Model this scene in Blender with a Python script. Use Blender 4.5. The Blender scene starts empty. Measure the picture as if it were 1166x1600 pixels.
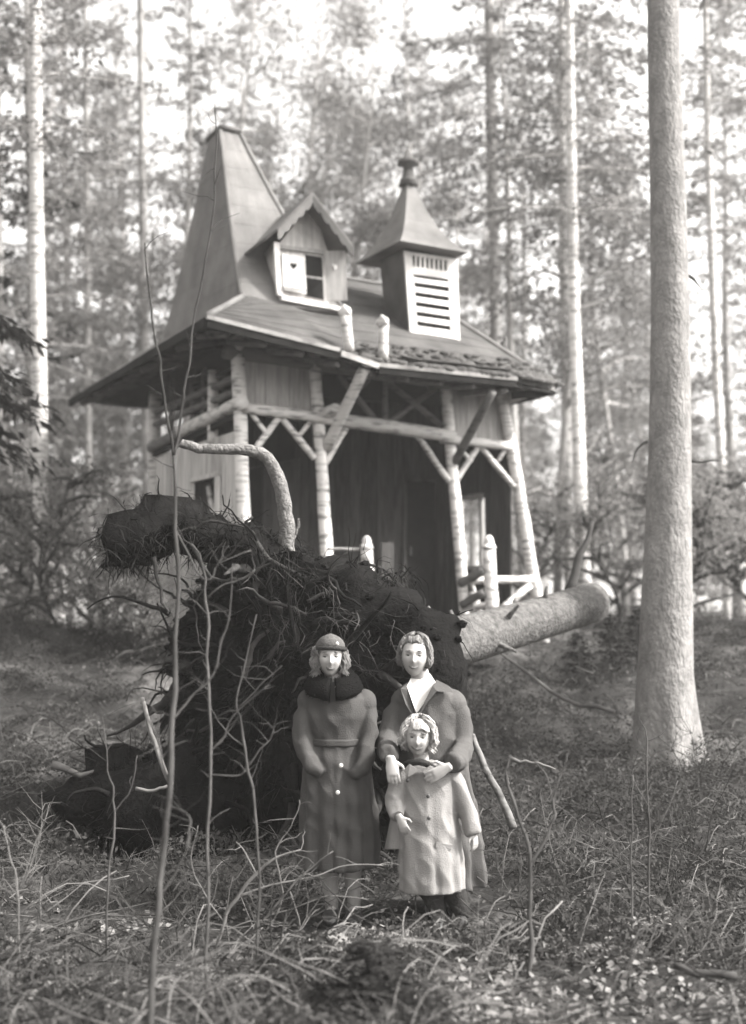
import bpy, math, random
import numpy as np
from mathutils import Vector, Matrix
from mathutils import noise as mnoise

random.seed(7); RNG = np.random.default_rng(11)
scene = bpy.context.scene
col = scene.collection

# ------------------------------------------------------------------ camera, sky, sun, exposure
F = 1980.0                      # focal length in photo pixels (photo 1166 x 1600)
CAM = Vector((0.0, 0.0, 1.87))
PITCH = math.atan(125.0 / F)    # horizon lies at photo row 925
cam_d = bpy.data.cameras.new('camera'); cam = bpy.data.objects.new('camera', cam_d); col.objects.link(cam)
cam.location = CAM; cam.rotation_euler = (math.pi / 2 + PITCH, 0, 0)
cam_d.sensor_fit = 'VERTICAL'; cam_d.sensor_height = 24.0; cam_d.sensor_width = 24.0
cam_d.lens = 24.0 * F / 1600.0
cam_d.clip_start = 0.05; cam_d.clip_end = 3000
cam_d.dof.use_dof = True; cam_d.dof.focus_distance = 7.9; cam_d.dof.aperture_fstop = 0.68
scene.camera = cam

SUN_EL, SUN_AZ = math.radians(44), math.radians(78)   # azimuth: to the right of straight behind the camera
world = bpy.data.worlds.new('World'); scene.world = world; world.use_nodes = True
wn, wl = world.node_tree.nodes, world.node_tree.links
for n in list(wn): wn.remove(n)
wo = wn.new('ShaderNodeOutputWorld'); wb = wn.new('ShaderNodeBackground'); sky = wn.new('ShaderNodeTexSky')
sky.sky_type = 'NISHITA'; sky.sun_disc = False; sky.sun_elevation = SUN_EL
sky.sun_rotation = math.pi - SUN_AZ
sky.dust_density = 4.0
bw = wn.new('ShaderNodeRGBToBW'); tint = wn.new('ShaderNodeMix'); tint.data_type = 'RGBA'; tint.blend_type = 'MULTIPLY'
tint.inputs['Factor'].default_value = 1.0
wl.new(sky.outputs['Color'], bw.inputs['Color']); wl.new(bw.outputs['Val'], tint.inputs['A'])
tint.inputs['B'].default_value = (1.0, 0.98, 0.955, 1)
wl.new(tint.outputs['Result'], wb.inputs['Color']); wb.inputs['Strength'].default_value = 0.15
wl.new(wb.outputs['Background'], wo.inputs['Surface'])
sun_d = bpy.data.lights.new('sun', 'SUN'); sun = bpy.data.objects.new('sun', sun_d); col.objects.link(sun)
sun_d.energy = 2.2; sun_d.angle = math.radians(5.0); sun_d.color = (1.0, 0.972, 0.94)
sdir = Vector((math.sin(SUN_AZ) * math.cos(SUN_EL), -math.cos(SUN_AZ) * math.cos(SUN_EL), math.sin(SUN_EL)))
sun.rotation_euler = sdir.to_track_quat('Z', 'Y').to_euler(); sun.location = (3, -6, 12)
scene.view_settings.view_transform = 'Standard'; scene.view_settings.look = 'None'
scene.view_settings.gamma = 1.0; scene.view_settings.use_curve_mapping = False
scene.view_settings.exposure = 2.42
scene.render.engine = 'CYCLES'

# ------------------------------------------------------------------ pixel helpers
CP, SP = math.cos(PITCH), math.sin(PITCH)
def ray(px, py):
    a, b = (px - 583.0) / F, (800.0 - py) / F
    return Vector((a, CP - b * SP, SP + b * CP))
def W(px, py, Y):
    d = ray(px, py); return CAM + d * (Y / d.y)
def onplane(px, py, p, n):
    d = ray(px, py); return CAM + d * ((Vector(p) - CAM).dot(n) / d.dot(n))

# ------------------------------------------------------------------ materials (the photograph is a grey print: greys only)
def G(v): return (v, v * 0.972, v * 0.945, 1)
MATS = {}
def mat(name, v, rough=0.85, var=0.35, scale=6.0, bump=0.0, bscale=40.0, stretch=(1, 1, 1), spec=0.25, detail=5.0, trans=0.0, vlo=None):
    m = bpy.data.materials.new(name); m.use_nodes = True; MATS[name] = m
    nt = m.node_tree; N, L = nt.nodes, nt.links; bs = N['Principled BSDF']
    bs.inputs['Roughness'].default_value = rough
    bs.inputs['Specular IOR Level'].default_value = spec if rough < 0.78 else min(spec, 0.04)
    tc = N.new('ShaderNodeTexCoord'); mp = N.new('ShaderNodeMapping'); mp.inputs['Scale'].default_value = stretch
    L.new(tc.outputs['Object'], mp.inputs['Vector'])
    nz = N.new('ShaderNodeTexNoise'); nz.inputs['Scale'].default_value = scale; nz.inputs['Detail'].default_value = detail
    nz.inputs['Roughness'].default_value = 0.62
    L.new(mp.outputs['Vector'], nz.inputs['Vector'])
    oi = N.new('ShaderNodeObjectInfo')
    ad = N.new('ShaderNodeMath'); ad.operation = 'MULTIPLY_ADD'; ad.inputs[1].default_value = 0.22; ad.inputs[2].default_value = -0.11
    L.new(oi.outputs['Random'], ad.inputs[0])
    s = N.new('ShaderNodeMath'); s.operation = 'ADD'; L.new(nz.outputs['Fac'], s.inputs[0]); L.new(ad.outputs[0], s.inputs[1])
    cr = N.new('ShaderNodeValToRGB'); L.new(s.outputs[0], cr.inputs['Fac'])
    cr.color_ramp.elements[0].position = 0.3; cr.color_ramp.elements[1].position = 0.72
    cr.color_ramp.elements[0].color = G(v * (1 - var) if vlo is None else vlo); cr.color_ramp.elements[1].color = G(min(0.95, v * (1 + var)))
    L.new(cr.outputs['Color'], bs.inputs['Base Color'])
    if bump:
        n2 = N.new('ShaderNodeTexNoise'); n2.inputs['Scale'].default_value = bscale; n2.inputs['Detail'].default_value = 4
        L.new(mp.outputs['Vector'], n2.inputs['Vector'])
        bp = N.new('ShaderNodeBump'); bp.inputs['Strength'].default_value = bump; bp.inputs['Distance'].default_value = 0.02
        L.new(n2.outputs['Fac'], bp.inputs['Height']); L.new(bp.outputs['Normal'], bs.inputs['Normal'])
    if trans:
        tr = N.new('ShaderNodeBsdfTranslucent'); L.new(cr.outputs['Color'], tr.inputs['Color'])
        mx = N.new('ShaderNodeMixShader'); mx.inputs[0].default_value = trans
        L.new(bs.outputs[0], mx.inputs[1]); L.new(tr.outputs[0], mx.inputs[2])
        L.new(mx.outputs[0], N['Material Output'].inputs['Surface'])
    return m

def birch_bark(name, light, dark):
    m = mat(name, light, 0.75, 0.12, 3.0, 0.35, 30.0)
    nt = m.node_tree; N, L = nt.nodes, nt.links; bs = N['Principled BSDF']
    src = bs.inputs['Base Color'].links[0].from_socket
    tc = N.new('ShaderNodeTexCoord'); mp = N.new('ShaderNodeMapping'); mp.inputs['Scale'].default_value = (5, 5, 26)
    L.new(tc.outputs['Object'], mp.inputs['Vector'])
    n = N.new('ShaderNodeTexNoise'); n.inputs['Scale'].default_value = 1.0; n.inputs['Detail'].default_value = 5
    L.new(mp.outputs['Vector'], n.inputs['Vector'])
    cr = N.new('ShaderNodeValToRGB'); L.new(n.outputs['Fac'], cr.inputs['Fac'])
    cr.color_ramp.elements[0].position = 0.50; cr.color_ramp.elements[1].position = 0.66
    cr.color_ramp.elements[0].color = (0, 0, 0, 1); cr.color_ramp.elements[1].color = (0.8, 0.8, 0.8, 1)
    mx = N.new('ShaderNodeMix'); mx.data_type = 'RGBA'; L.new(cr.outputs['Color'], mx.inputs['Factor'])
    L.new(src, mx.inputs['A']); mx.inputs['B'].default_value = G(dark); L.new(mx.outputs['Result'], bs.inputs['Base Color'])
    return m

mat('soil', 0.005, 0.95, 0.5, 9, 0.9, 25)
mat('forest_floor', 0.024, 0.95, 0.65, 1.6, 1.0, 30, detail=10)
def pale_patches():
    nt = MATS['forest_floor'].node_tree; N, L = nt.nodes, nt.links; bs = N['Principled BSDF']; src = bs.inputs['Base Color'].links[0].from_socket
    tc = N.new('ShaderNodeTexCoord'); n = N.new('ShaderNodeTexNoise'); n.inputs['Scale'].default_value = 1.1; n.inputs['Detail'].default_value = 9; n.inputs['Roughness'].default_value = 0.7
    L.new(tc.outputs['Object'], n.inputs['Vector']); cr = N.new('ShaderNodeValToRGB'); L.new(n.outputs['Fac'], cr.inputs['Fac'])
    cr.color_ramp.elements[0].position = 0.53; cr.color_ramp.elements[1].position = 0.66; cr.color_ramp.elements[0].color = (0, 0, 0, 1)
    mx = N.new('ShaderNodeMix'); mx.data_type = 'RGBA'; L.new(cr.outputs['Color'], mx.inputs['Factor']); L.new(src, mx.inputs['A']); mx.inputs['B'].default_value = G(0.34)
    # sunlit patches put into the pale moss colour, mainly nearest the camera
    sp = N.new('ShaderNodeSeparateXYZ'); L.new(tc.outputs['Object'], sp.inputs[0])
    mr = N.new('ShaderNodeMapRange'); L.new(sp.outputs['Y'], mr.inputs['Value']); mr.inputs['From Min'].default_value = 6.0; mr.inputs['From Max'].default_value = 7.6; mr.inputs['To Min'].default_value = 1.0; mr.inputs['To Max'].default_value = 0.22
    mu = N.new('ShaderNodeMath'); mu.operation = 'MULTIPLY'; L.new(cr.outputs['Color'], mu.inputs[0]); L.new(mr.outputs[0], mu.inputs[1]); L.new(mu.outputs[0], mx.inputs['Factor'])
    # bare earth torn open in the pit
    vs = N.new('ShaderNodeVectorMath'); vs.operation = 'SUBTRACT'; L.new(tc.outputs['Object'], vs.inputs[0]); vs.inputs[1].default_value = (-1.5, 9.2, 0.0)
    vm = N.new('ShaderNodeVectorMath'); vm.operation = 'MULTIPLY'; L.new(vs.outputs[0], vm.inputs[0]); vm.inputs[1].default_value = (0.9, 1.15, 0.0)
    vl = N.new('ShaderNodeVectorMath'); vl.operation = 'LENGTH'; L.new(vm.outputs[0], vl.inputs[0])
    na = N.new('ShaderNodeMath'); na.operation = 'MULTIPLY_ADD'; L.new(n.outputs['Fac'], na.inputs[0]); na.inputs[1].default_value = 0.9; L.new(vl.outputs['Value'], na.inputs[2])
    c2 = N.new('ShaderNodeValToRGB'); L.new(na.outputs[0], c2.inputs['Fac']); c2.color_ramp.elements[0].position = 0.9; c2.color_ramp.elements[1].position = 1.0
    c2.color_ramp.elements[0].position = 0.9; c2.color_ramp.elements[0].color = (1, 1, 1, 1); c2.color_ramp.elements[1].color = (0, 0, 0, 1)
    m2 = N.new('ShaderNodeMix'); m2.data_type = 'RGBA'; L.new(c2.outputs['Color'], m2.inputs['Factor']); L.new(mx.outputs['Result'], m2.inputs['A']); m2.inputs['B'].default_value = G(0.010)
    L.new(m2.outputs['Result'], bs.inputs['Base Color'])
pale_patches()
mat('moss', 0.012, 0.95, 0.4, 6, trans=0.15)
mat('dry_leaf', 0.13, 0.8, 0.6, 3.5, trans=0.2)
mat('sunpatch_leaf', 0.15, 0.8, 0.4, 3.5, trans=0.2)
mat('scrub_leaf', 0.038, 0.8, 0.5, 2.5, trans=0.2)
mat('bush_leaf', 0.15, 0.8, 0.5, 2.5, trans=0.45)
mat('dry_grass', 0.075, 0.8, 0.45, 1.2, trans=0.2)
mat('twig', 0.045, 0.9, 0.5, 5)
mat('pale_twig', 0.095, 0.85, 0.35, 5)
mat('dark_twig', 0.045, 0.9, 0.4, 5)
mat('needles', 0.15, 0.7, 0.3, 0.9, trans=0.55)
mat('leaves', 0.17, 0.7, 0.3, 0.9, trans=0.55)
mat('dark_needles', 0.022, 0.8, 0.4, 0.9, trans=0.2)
mat('spruce_bark', 0.19, 0.9, 0.32, 9, 1.0, 28, (1, 1, 0.55))
mat('thin_bark', 0.22, 0.9, 0.4, 4, 0.6, 30)
mat('haze_pale_bark', 0.30, 0.9, 0.35, 4)  # paler copy of the bark, distance haze put into the colour
mat('log_bark', 0.10, 0.9, 0.5, 16, 1.0, 35)
mat('cut_wood', 0.5, 0.8, 0.2, 12)
def plates(name, sc, stretch, dark, amt):
    nt = MATS[name].node_tree; N, L = nt.nodes, nt.links; bs = N['Principled BSDF']; src = bs.inputs['Base Color'].links[0].from_socket
    tc = N.new('ShaderNodeTexCoord'); mp = N.new('ShaderNodeMapping'); mp.inputs['Scale'].default_value = stretch; L.new(tc.outputs['Object'], mp.inputs['Vector'])
    nz = N.new('ShaderNodeTexNoise'); nz.inputs['Scale'].default_value = 4; L.new(mp.outputs['Vector'], nz.inputs['Vector'])
    mv = N.new('ShaderNodeVectorMath'); mv.operation = 'MULTIPLY_ADD'; mv.inputs[1].default_value = (0.35, 0.35, 0.35); L.new(nz.outputs['Color'], mv.inputs[0]); L.new(mp.outputs['Vector'], mv.inputs[2])
    vo = N.new('ShaderNodeTexVoronoi'); vo.feature = 'DISTANCE_TO_EDGE'; vo.inputs['Scale'].default_value = sc; L.new(mv.outputs[0], vo.inputs['Vector'])
    cr = N.new('ShaderNodeValToRGB'); L.new(vo.outputs['Distance'], cr.inputs['Fac']); cr.color_ramp.elements[0].position = 0.02; cr.color_ramp.elements[1].position = 0.16
    cr.color_ramp.elements[0].color = (amt, amt, amt, 1); cr.color_ramp.elements[1].color = (0, 0, 0, 1)
    mx = N.new('ShaderNodeMix'); mx.data_type = 'RGBA'; L.new(cr.outputs['Color'], mx.inputs['Factor']); L.new(src, mx.inputs['A']); mx.inputs['B'].default_value = G(dark); L.new(mx.outputs['Result'], bs.inputs['Base Color'])
    bp = N.new('ShaderNodeBump'); bp.inputs['Strength'].default_value = 0.35; bp.inputs['Distance'].default_value = 0.03; L.new(vo.outputs['Distance'], bp.inputs['Height'])
    old = bs.inputs['Normal'].links[0].from_socket if bs.inputs['Normal'].links else None
    if old: L.new(old, bp.inputs['Normal'])
    L.new(bp.outputs['Normal'], bs.inputs['Normal'])
plates('spruce_bark', 21, (1, 1, 0.7), 0.09, 0.32); plates('log_bark', 26, (1, 1, 1), 0.05, 0.3)
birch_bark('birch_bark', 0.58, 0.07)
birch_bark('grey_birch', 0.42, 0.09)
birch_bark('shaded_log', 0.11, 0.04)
birch_bark('weathered_birch', 0.09, 0.02)
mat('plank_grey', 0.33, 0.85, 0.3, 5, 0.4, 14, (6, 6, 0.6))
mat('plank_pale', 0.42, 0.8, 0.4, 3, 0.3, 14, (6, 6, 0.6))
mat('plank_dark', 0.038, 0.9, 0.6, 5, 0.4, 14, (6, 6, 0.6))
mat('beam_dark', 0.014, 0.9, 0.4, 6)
mat('trim', 0.21, 0.85, 0.55, 4, 0.4, 20)
mat('white_paint', 0.58, 0.7, 0.32, 4, 0.2, 18)
mat('roof_felt', 0.125, 0.8, 0.3, 2.2, 0.4, 50, detail=8)
mat('roof_dark', 0.075, 0.85, 0.35, 2.5, 0.5, 50, detail=8)
mat('roof_moss', 0.075, 0.95, 0.55, 7, 1.0, 40)
mat('skin', 0.27, 0.5, 0.06, 8, spec=0.35)
mat('lip', 0.07, 0.5, 0.1, 8)
mat('eye_white_shaded', 0.16, 0.4, 0.1, 8)  # eye white darkened; socket shade is in the colour
mat('eye_dark', 0.015, 0.25, 0.1, 8, spec=0.5)
mat('teeth', 0.45, 0.4, 0.05, 8)
mat('stocking', 0.2, 0.6, 0.1, 8)
mat('hair_fair', 0.12, 0.55, 0.35, 30, 0.4, 60)
mat('hair_blond', 0.28, 0.55, 0.3, 30, 0.4, 60)
mat('hair_brown', 0.16, 0.55, 0.35, 30, 0.4, 60)
mat('coat_dark', 0.05, 0.9, 0.12, 10, 0.35, 160)
mat('coat_mid', 0.065, 0.9, 0.12, 10, 0.35, 160)
mat('coat_light', 0.19, 0.9, 0.10, 10, 0.35, 160)
mat('fur_black', 0.005, 0.9, 0.4, 40, 0.8, 120, spec=0.05)
mat('knit_hat', 0.075, 0.95, 0.2, 30, 0.6, 120)
mat('knit_band', 0.03, 0.95, 0.2, 30, 0.6, 120)
mat('blouse', 0.48, 0.8, 0.08, 12)
mat('button_pale', 0.55, 0.35, 0.1, 9, spec=0.5)
mat('button_dark', 0.03, 0.35, 0.1, 9, spec=0.5)
mat('dark_wool', 0.025, 0.95, 0.3, 20, 0.4, 120)
mat('leather', 0.02, 0.5, 0.3, 20, spec=0.5)
mat('root', 0.009, 0.95, 0.5, 9, 0.6, 40)
mat('pale_root', 0.032, 0.9, 0.4, 9, 0.6, 40)
mat('stone', 0.28, 0.9, 0.35, 5, 0.6, 20)

# ------------------------------------------------------------------ mesh helpers
class MB:
    def __init__(s): s.v = []; s.f = []
    def add(s, vs, fs):
        o = len(s.v); s.v.extend([tuple(p) for p in vs]); s.f.extend([tuple(i + o for i in f) for f in fs]); return s
    def tube(s, pts, rad, n=8, wob=0.0, caps=True, seed=0):
        pts = [Vector(p) for p in pts]; m = len(pts)
        if not hasattr(rad, '__len__'): rad = [rad] * m
        t0 = (pts[1] - pts[0]).normalized()
        up = Vector((0, 0, 1)) if abs(t0.z) < 0.9 else Vector((1, 0, 0))
        a = t0.cross(up).normalized(); vs = []; fs = []
        for i, p in enumerate(pts):
            t = (pts[min(i + 1, m - 1)] - pts[max(i - 1, 0)])
            if t.length < 1e-9: t = t0
            t.normalize(); a = (a - t * a.dot(t)).normalized(); b = t.cross(a)
            for k in range(n):
                an = 2 * math.pi * k / n
                r = rad[i]
                if wob: r *= 1 + wob * mnoise.noise(Vector((math.cos(an) * 1.3 + seed, math.sin(an) * 1.3, i * 0.45)))
                vs.append(p + (a * math.cos(an) + b * math.sin(an)) * r)
        for i in range(m - 1):
            for k in range(n):
                k2 = (k + 1) % n
                fs.append((i * n + k, i * n + k2, (i + 1) * n + k2, (i + 1) * n + k))
        if caps:
            fs.append(tuple(range(n - 1, -1, -1))); fs.append(tuple((m - 1) * n + k for k in range(n)))
        return s.add(vs, fs)
    def box(s, c, size, ax=None):
        c = Vector(c); X, Y, Z = ax if ax else (Vector((1, 0, 0)), Vector((0, 1, 0)), Vector((0, 0, 1)))
        hx, hy, hz = [q / 2 for q in size]
        vs = [c + X * (i * hx) + Y * (j * hy) + Z * (k * hz) for i in (-1, 1) for j in (-1, 1) for k in (-1, 1)]
        return s.add(vs, [(0, 1, 3, 2), (4, 6, 7, 5), (0, 4, 5, 1), (2, 3, 7, 6), (0, 2, 6, 4), (1, 5, 7, 3)])
    def slab(s, poly, vec):
        n = len(poly); vec = Vector(vec); a = [Vector(p) for p in poly]; b = [p + vec for p in a]
        fs = [tuple(range(n)), tuple(range(2 * n - 1, n - 1, -1))] + [(i, i + n, (i + 1) % n + n, (i + 1) % n) for i in range(n)]
        return s.add(a + b, fs)
    def loft(s, rings, caps=True):
        n = len(rings[0]); vs = [p for r in rings for p in r]; fs = []
        for i in range(len(rings) - 1):
            for k in range(n):
                k2 = (k + 1) % n; fs.append((i * n + k, i * n + k2, (i + 1) * n + k2, (i + 1) * n + k))
        if caps:
            fs.append(tuple(range(n - 1, -1, -1))); fs.append(tuple((len(rings) - 1) * n + k for k in range(n)))
        return s.add(vs, fs)
    def grid(s, rows):
        n = len(rows[0]); vs = [p for r in rows for p in r]
        return s.add(vs, [(i * n + k, i * n + k + 1, (i + 1) * n + k + 1, (i + 1) * n + k) for i in range(len(rows) - 1) for k in range(n - 1)])
    def ball(s, c, r, nu=14, nv=9, ax=None, fn=None):
        c = Vector(c); X, Y, Z = ax if ax else (Vector((1, 0, 0)), Vector((0, 1, 0)), Vector((0, 0, 1)))
        if not hasattr(r, '__len__'): r = (r, r, r)
        rings = []
        for j in range(nv + 1):
            th = math.pi * (0.02 + 0.96 * j / nv); ring = []
            for k in range(nu):
                ph = 2 * math.pi * k / nu
                d = (math.sin(th) * math.cos(ph), math.sin(th) * math.sin(ph), -math.cos(th))
                q = fn(*d) if fn else 1.0
                ring.append(c + X * (d[0] * r[0] * q) + Y * (d[1] * r[1] * q) + Z * (d[2] * r[2] * q))
            rings.append(ring)
        return s.loft(rings)
    def mesh(s, name, org=(0, 0, 0), smooth=False):
        me = bpy.data.meshes.new(name); o = Vector(org)
        me.from_pydata([(p[0] - o.x, p[1] - o.y, p[2] - o.z) for p in s.v], [], s.f); me.validate(); me.update()
        if smooth: me.polygons.foreach_set('use_smooth', [True] * len(me.polygons))
        return me
    def build(s, name, m, parent=None, smooth=False, org=None, label=None):
        if org is None: org = wloc(parent) if parent else (0, 0, 0)
        return link(name, s.mesh(name, org, smooth), m, parent, org, label)

def wloc(o):
    p = Vector((0, 0, 0))
    while o is not None: p = p + o.location; o = o.parent
    return p
def link(name, me, m, parent=None, org=(0, 0, 0), label=None):
    o = bpy.data.objects.new(name, me); col.objects.link(o)
    if m is not None:
        me.materials.clear(); me.materials.append(MATS[m] if isinstance(m, str) else m)
    o.parent = parent
    if not parent: o.location = org
    if label: o['label'] = label
    return o
def tag(o, label=None, cat=None, group=None, kind=None):
    if label: o['label'] = label
    if cat: o['category'] = cat
    if group: o['group'] = group
    if kind: o['kind'] = kind
    return o
def thing(name, loc, label, cat, group=None):
    o = bpy.data.objects.new(name, None); col.objects.link(o); o.location = loc; o.empty_display_size = 0.2
    return tag(o, label, cat, group)
def np_mesh(name, V, Fq):
    """fast mesh from numpy arrays, faces all with the same corner count"""
    me = bpy.data.meshes.new(name); V = np.asarray(V, np.float32); Fq = np.asarray(Fq, np.int32)
    k = Fq.shape[1]; me.vertices.add(len(V)); me.vertices.foreach_set('co', V.ravel())
    me.loops.add(Fq.size); me.loops.foreach_set('vertex_index', Fq.ravel())
    me.polygons.add(len(Fq)); me.polygons.foreach_set('loop_start', np.arange(0, Fq.size, k, dtype=np.int32))
    me.update(calc_edges=True); me.validate(); return me
def remesh(mb, name, m, parent, voxel, smooth=3, org=None, factor=0.5, wrinkle=0.0):
    org = wloc(parent) if org is None else org
    me = mb.mesh(name, org); t = bpy.data.objects.new('tmp', me); col.objects.link(t)
    r = t.modifiers.new('r', 'REMESH'); r.mode = 'VOXEL'; r.voxel_size = voxel; r.use_smooth_shade = True
    sm = t.modifiers.new('s', 'SMOOTH'); sm.iterations = smooth; sm.factor = factor
    dg = bpy.context.evaluated_depsgraph_get(); ev = t.evaluated_get(dg)
    out = bpy.data.meshes.new_from_object(ev); out.name = name
    bpy.data.objects.remove(t); bpy.data.meshes.remove(me)
    if wrinkle:
        n_ = len(out.vertices); co = np.empty(n_ * 3, np.float32); out.vertices.foreach_get('co', co); co = co.reshape(-1, 3)
        no = np.empty(n_ * 3, np.float32); out.vertex_normals.foreach_get('vector', no); no = no.reshape(-1, 3); d = np.empty(n_, np.float32)
        for k in range(n_):
            x, y, z = map(float, co[k])
            w = 1 - abs(mnoise.noise(Vector((x * 9 + z * 4, y * 9, z * 6)))) * 2.6
            d[k] = 0.75 * max(w, -0.9) + 0.9 * mnoise.noise(Vector((x * 5 + z * 4, y * 5 + 7, z * 9)))
        out.vertices.foreach_set('co', (co + no * (wrinkle * d)[:, None]).ravel()); out.update()
    return link(name, out, m, parent)

# numpy value noise
def _h(i, j, k):
    n = (i * 374761393 + j * 668265263 + k * 2147483647 + 1013) & 0xffffffff
    n = ((n ^ (n >> 13)) * 1274126177) & 0xffffffff
    return ((n ^ (n >> 16)) & 0xffff) / 65535.0
def vnoise(x, y, seed=0):
    x = np.asarray(x, float); y = np.asarray(y, float)
    i = np.floor(x).astype(np.int64); j = np.floor(y).astype(np.int64); u = x - i; v = y - j
    u = u * u * (3 - 2 * u); v = v * v * (3 - 2 * v)
    return ((_h(i, j, seed) * (1 - u) + _h(i + 1, j, seed) * u) * (1 - v) + (_h(i, j + 1, seed) * (1 - u) + _h(i + 1, j + 1, seed) * u) * v) * 2 - 1
def fnoise(x, y, seed=0, o=4):
    s = 0; a = 1.0
    for k in range(o): s = s + a * vnoise(x * 2 ** k, y * 2 ** k, seed + k * 17); a *= 0.5
    return s

# ------------------------------------------------------------------ ground
PY = [-40, 0, 5, 7.4, 9, 11.5, 13, 14.5, 16, 20, 40, 80, 160, 900]
PZ = [0.5, 0.20, 0.06, 0.0, 0.10, 0.35, 0.82, 1.20, 1.32, 1.38, 1.1, -0.5, -2.0, -6.0]
def sstep(a, b, x):
    t = np.clip((np.asarray(x, float) - a) / (b - a), 0, 1); return t * t * (3 - 2 * t)
def H(x, y):
    x = np.asarray(x, float); y = np.asarray(y, float)
    z = np.interp(y, PY, PZ)
    left = sstep(-0.18, -0.27, x / np.maximum(y, 3))
    z = z + left * (0.22 * sstep(9, 13, y) - 1.35 * sstep(14.0, 24, y))
    z = z - 0.10 * sstep(0.5, 4.5, x) * sstep(4, 7, y) * (1 - sstep(9, 13, y))
    # pit torn open below the root plate
    d = np.sqrt(((x + 1.6) / 1.0) ** 2 + ((y - 9.25) / 0.8) ** 2)
    z = z - 0.42 * (1 - sstep(0.45, 1.25, d)) + 0.16 * np.exp(-((d - 1.35) / 0.25) ** 2) * (x < 0)
    near = 1 - sstep(20, 60, y)
    flat = 1 - 0.75 * np.exp(-(((x - 0.2) / 1.1) ** 2 + ((y - 7.4) / 0.6) ** 2))
    z = z + flat * (0.075 * fnoise(x * 0.9, y * 0.9, 3) + near * 0.035 * fnoise(x * 3.1, y * 3.1, 9)) + (1 - near) * 0.5 * fnoise(x * 0.08, y * 0.08, 5)
    return z
def hz(x, y): return float(H(x, y))
def axis(lo, hi, fine0, fine1, step):
    a = list(np.arange(fine0, fine1 + 1e-6, step)); s = step; p = fine1
    while p < hi: s *= 1.25; p += s; a.append(min(p, hi))
    s = step; p = fine0; b = []
    while p > lo: s *= 1.25; p -= s; b.append(max(p, lo))
    return np.array(b[::-1] + a)
gx = axis(-700, 700, -6, 6, 0.09); gy = axis(-60, 1200, 4, 18, 0.09)
XX, YY = np.meshgrid(gx, gy); ZZ = H(XX, YY)
gv = np.stack([XX.ravel(), YY.ravel(), ZZ.ravel()], 1); nx = len(gx)
ii = (np.arange(len(gy) - 1)[:, None] * nx + np.arange(nx - 1)[None, :]).ravel()
gme = np_mesh('ground', gv, np.stack([ii, ii + 1, ii + nx + 1, ii + nx], 1))
gme.polygons.foreach_set('use_smooth', [True] * len(gme.polygons))
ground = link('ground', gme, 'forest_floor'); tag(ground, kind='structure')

# ------------------------------------------------------------------ pavilion
A27 = math.radians(27)
EU = Vector((math.cos(A27), math.sin(A27), 0)); EV = Vector((-math.sin(A27), math.cos(A27), 0)); EZ = Vector((0, 0, 1))
P1 = Vector((-1.43, 13.6, 0))
def B(u, v, z): return P1 + EU * u + EV * v + EZ * z
def fp(px, py, v=0.0): return onplane(px, py, B(0, v, 0), EV)        # a pixel on the plane of the front, v metres behind it
def lp(px, py, u=0.0): return onplane(px, py, B(u, 0, 0), EU)        # a pixel on the plane of the left side
gz = hz(B(1.7, 1.5, 0).x, B(1.7, 1.5, 0).y)
pav = thing('pavilion', B(1.7, 1.5, gz), 'leaning wooden forest pavilion with birch log posts and a pointed roof', 'pavilion')
FLOOR = 1.46

def subs(pts, n):
    """resample a polyline to n points"""
    pts = [Vector(p) for p in pts]; L = [0]
    for a, b in zip(pts, pts[1:]): L.append(L[-1] + (b - a).length)
    out = []
    for k in range(n):
        s = L[-1] * k / (n - 1); i = 0
        while i < len(L) - 2 and L[i + 1] < s: i += 1
        t = (s - L[i]) / max(1e-9, L[i + 1] - L[i]); out.append(pts[i].lerp(pts[i + 1], t))
    return out
def birch(name, pts, r, m='birch_bark', parent=None, n=10, seg=7, label=None, end=None):
    pts = subs(pts, seg); sd = random.random() * 50
    rr = [r * (1 + 0.10 * mnoise.noise(Vector((sd, i * 0.7, 0)))) * (1 if end is None else 1 + (end - 1) * i / (seg - 1)) for i in range(seg)]
    pts = [p + Vector((mnoise.noise(Vector((sd + 3, i * 0.6, 1))), mnoise.noise(Vector((sd + 9, i * 0.6, 2))), 0)) * r * 0.18 for i, p in enumerate(pts)]
    return MB().tube(pts, rr, n, 0.20, seed=sd).build(name, m, parent or pav, smooth=True, label=label)
def courses(lo, hi, nu, rows, lip=0.012, prof=None, thick=0.05):
    """roof plane between an eave polyline and a ridge polyline, laid in overlapping courses"""
    lo = subs(lo, nu); hi = subs(hi, nu); mb = MB()
    nrm = (lo[-1] - lo[0]).cross(hi[nu // 2] - lo[nu // 2]).normalized()
    if nrm.z < 0: nrm = -nrm
    R = []
    for j in range(rows + 1):
        t = j / rows
        base = [a.lerp(b, t) + (prof(t, a, b) if prof else Vector((0, 0, 0))) + nrm * (0.010 * mnoise.noise(Vector((i * 0.35, j * 0.8, nu)))) for i, (a, b) in enumerate(zip(lo, hi))]
        if j > 0: R.append([p for p in base])
        R.append([p + nrm * lip for p in base])
    mb.grid(R)
    mb.grid([[p - nrm * thick for p in R[0]], R[0]])
    return mb

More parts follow.
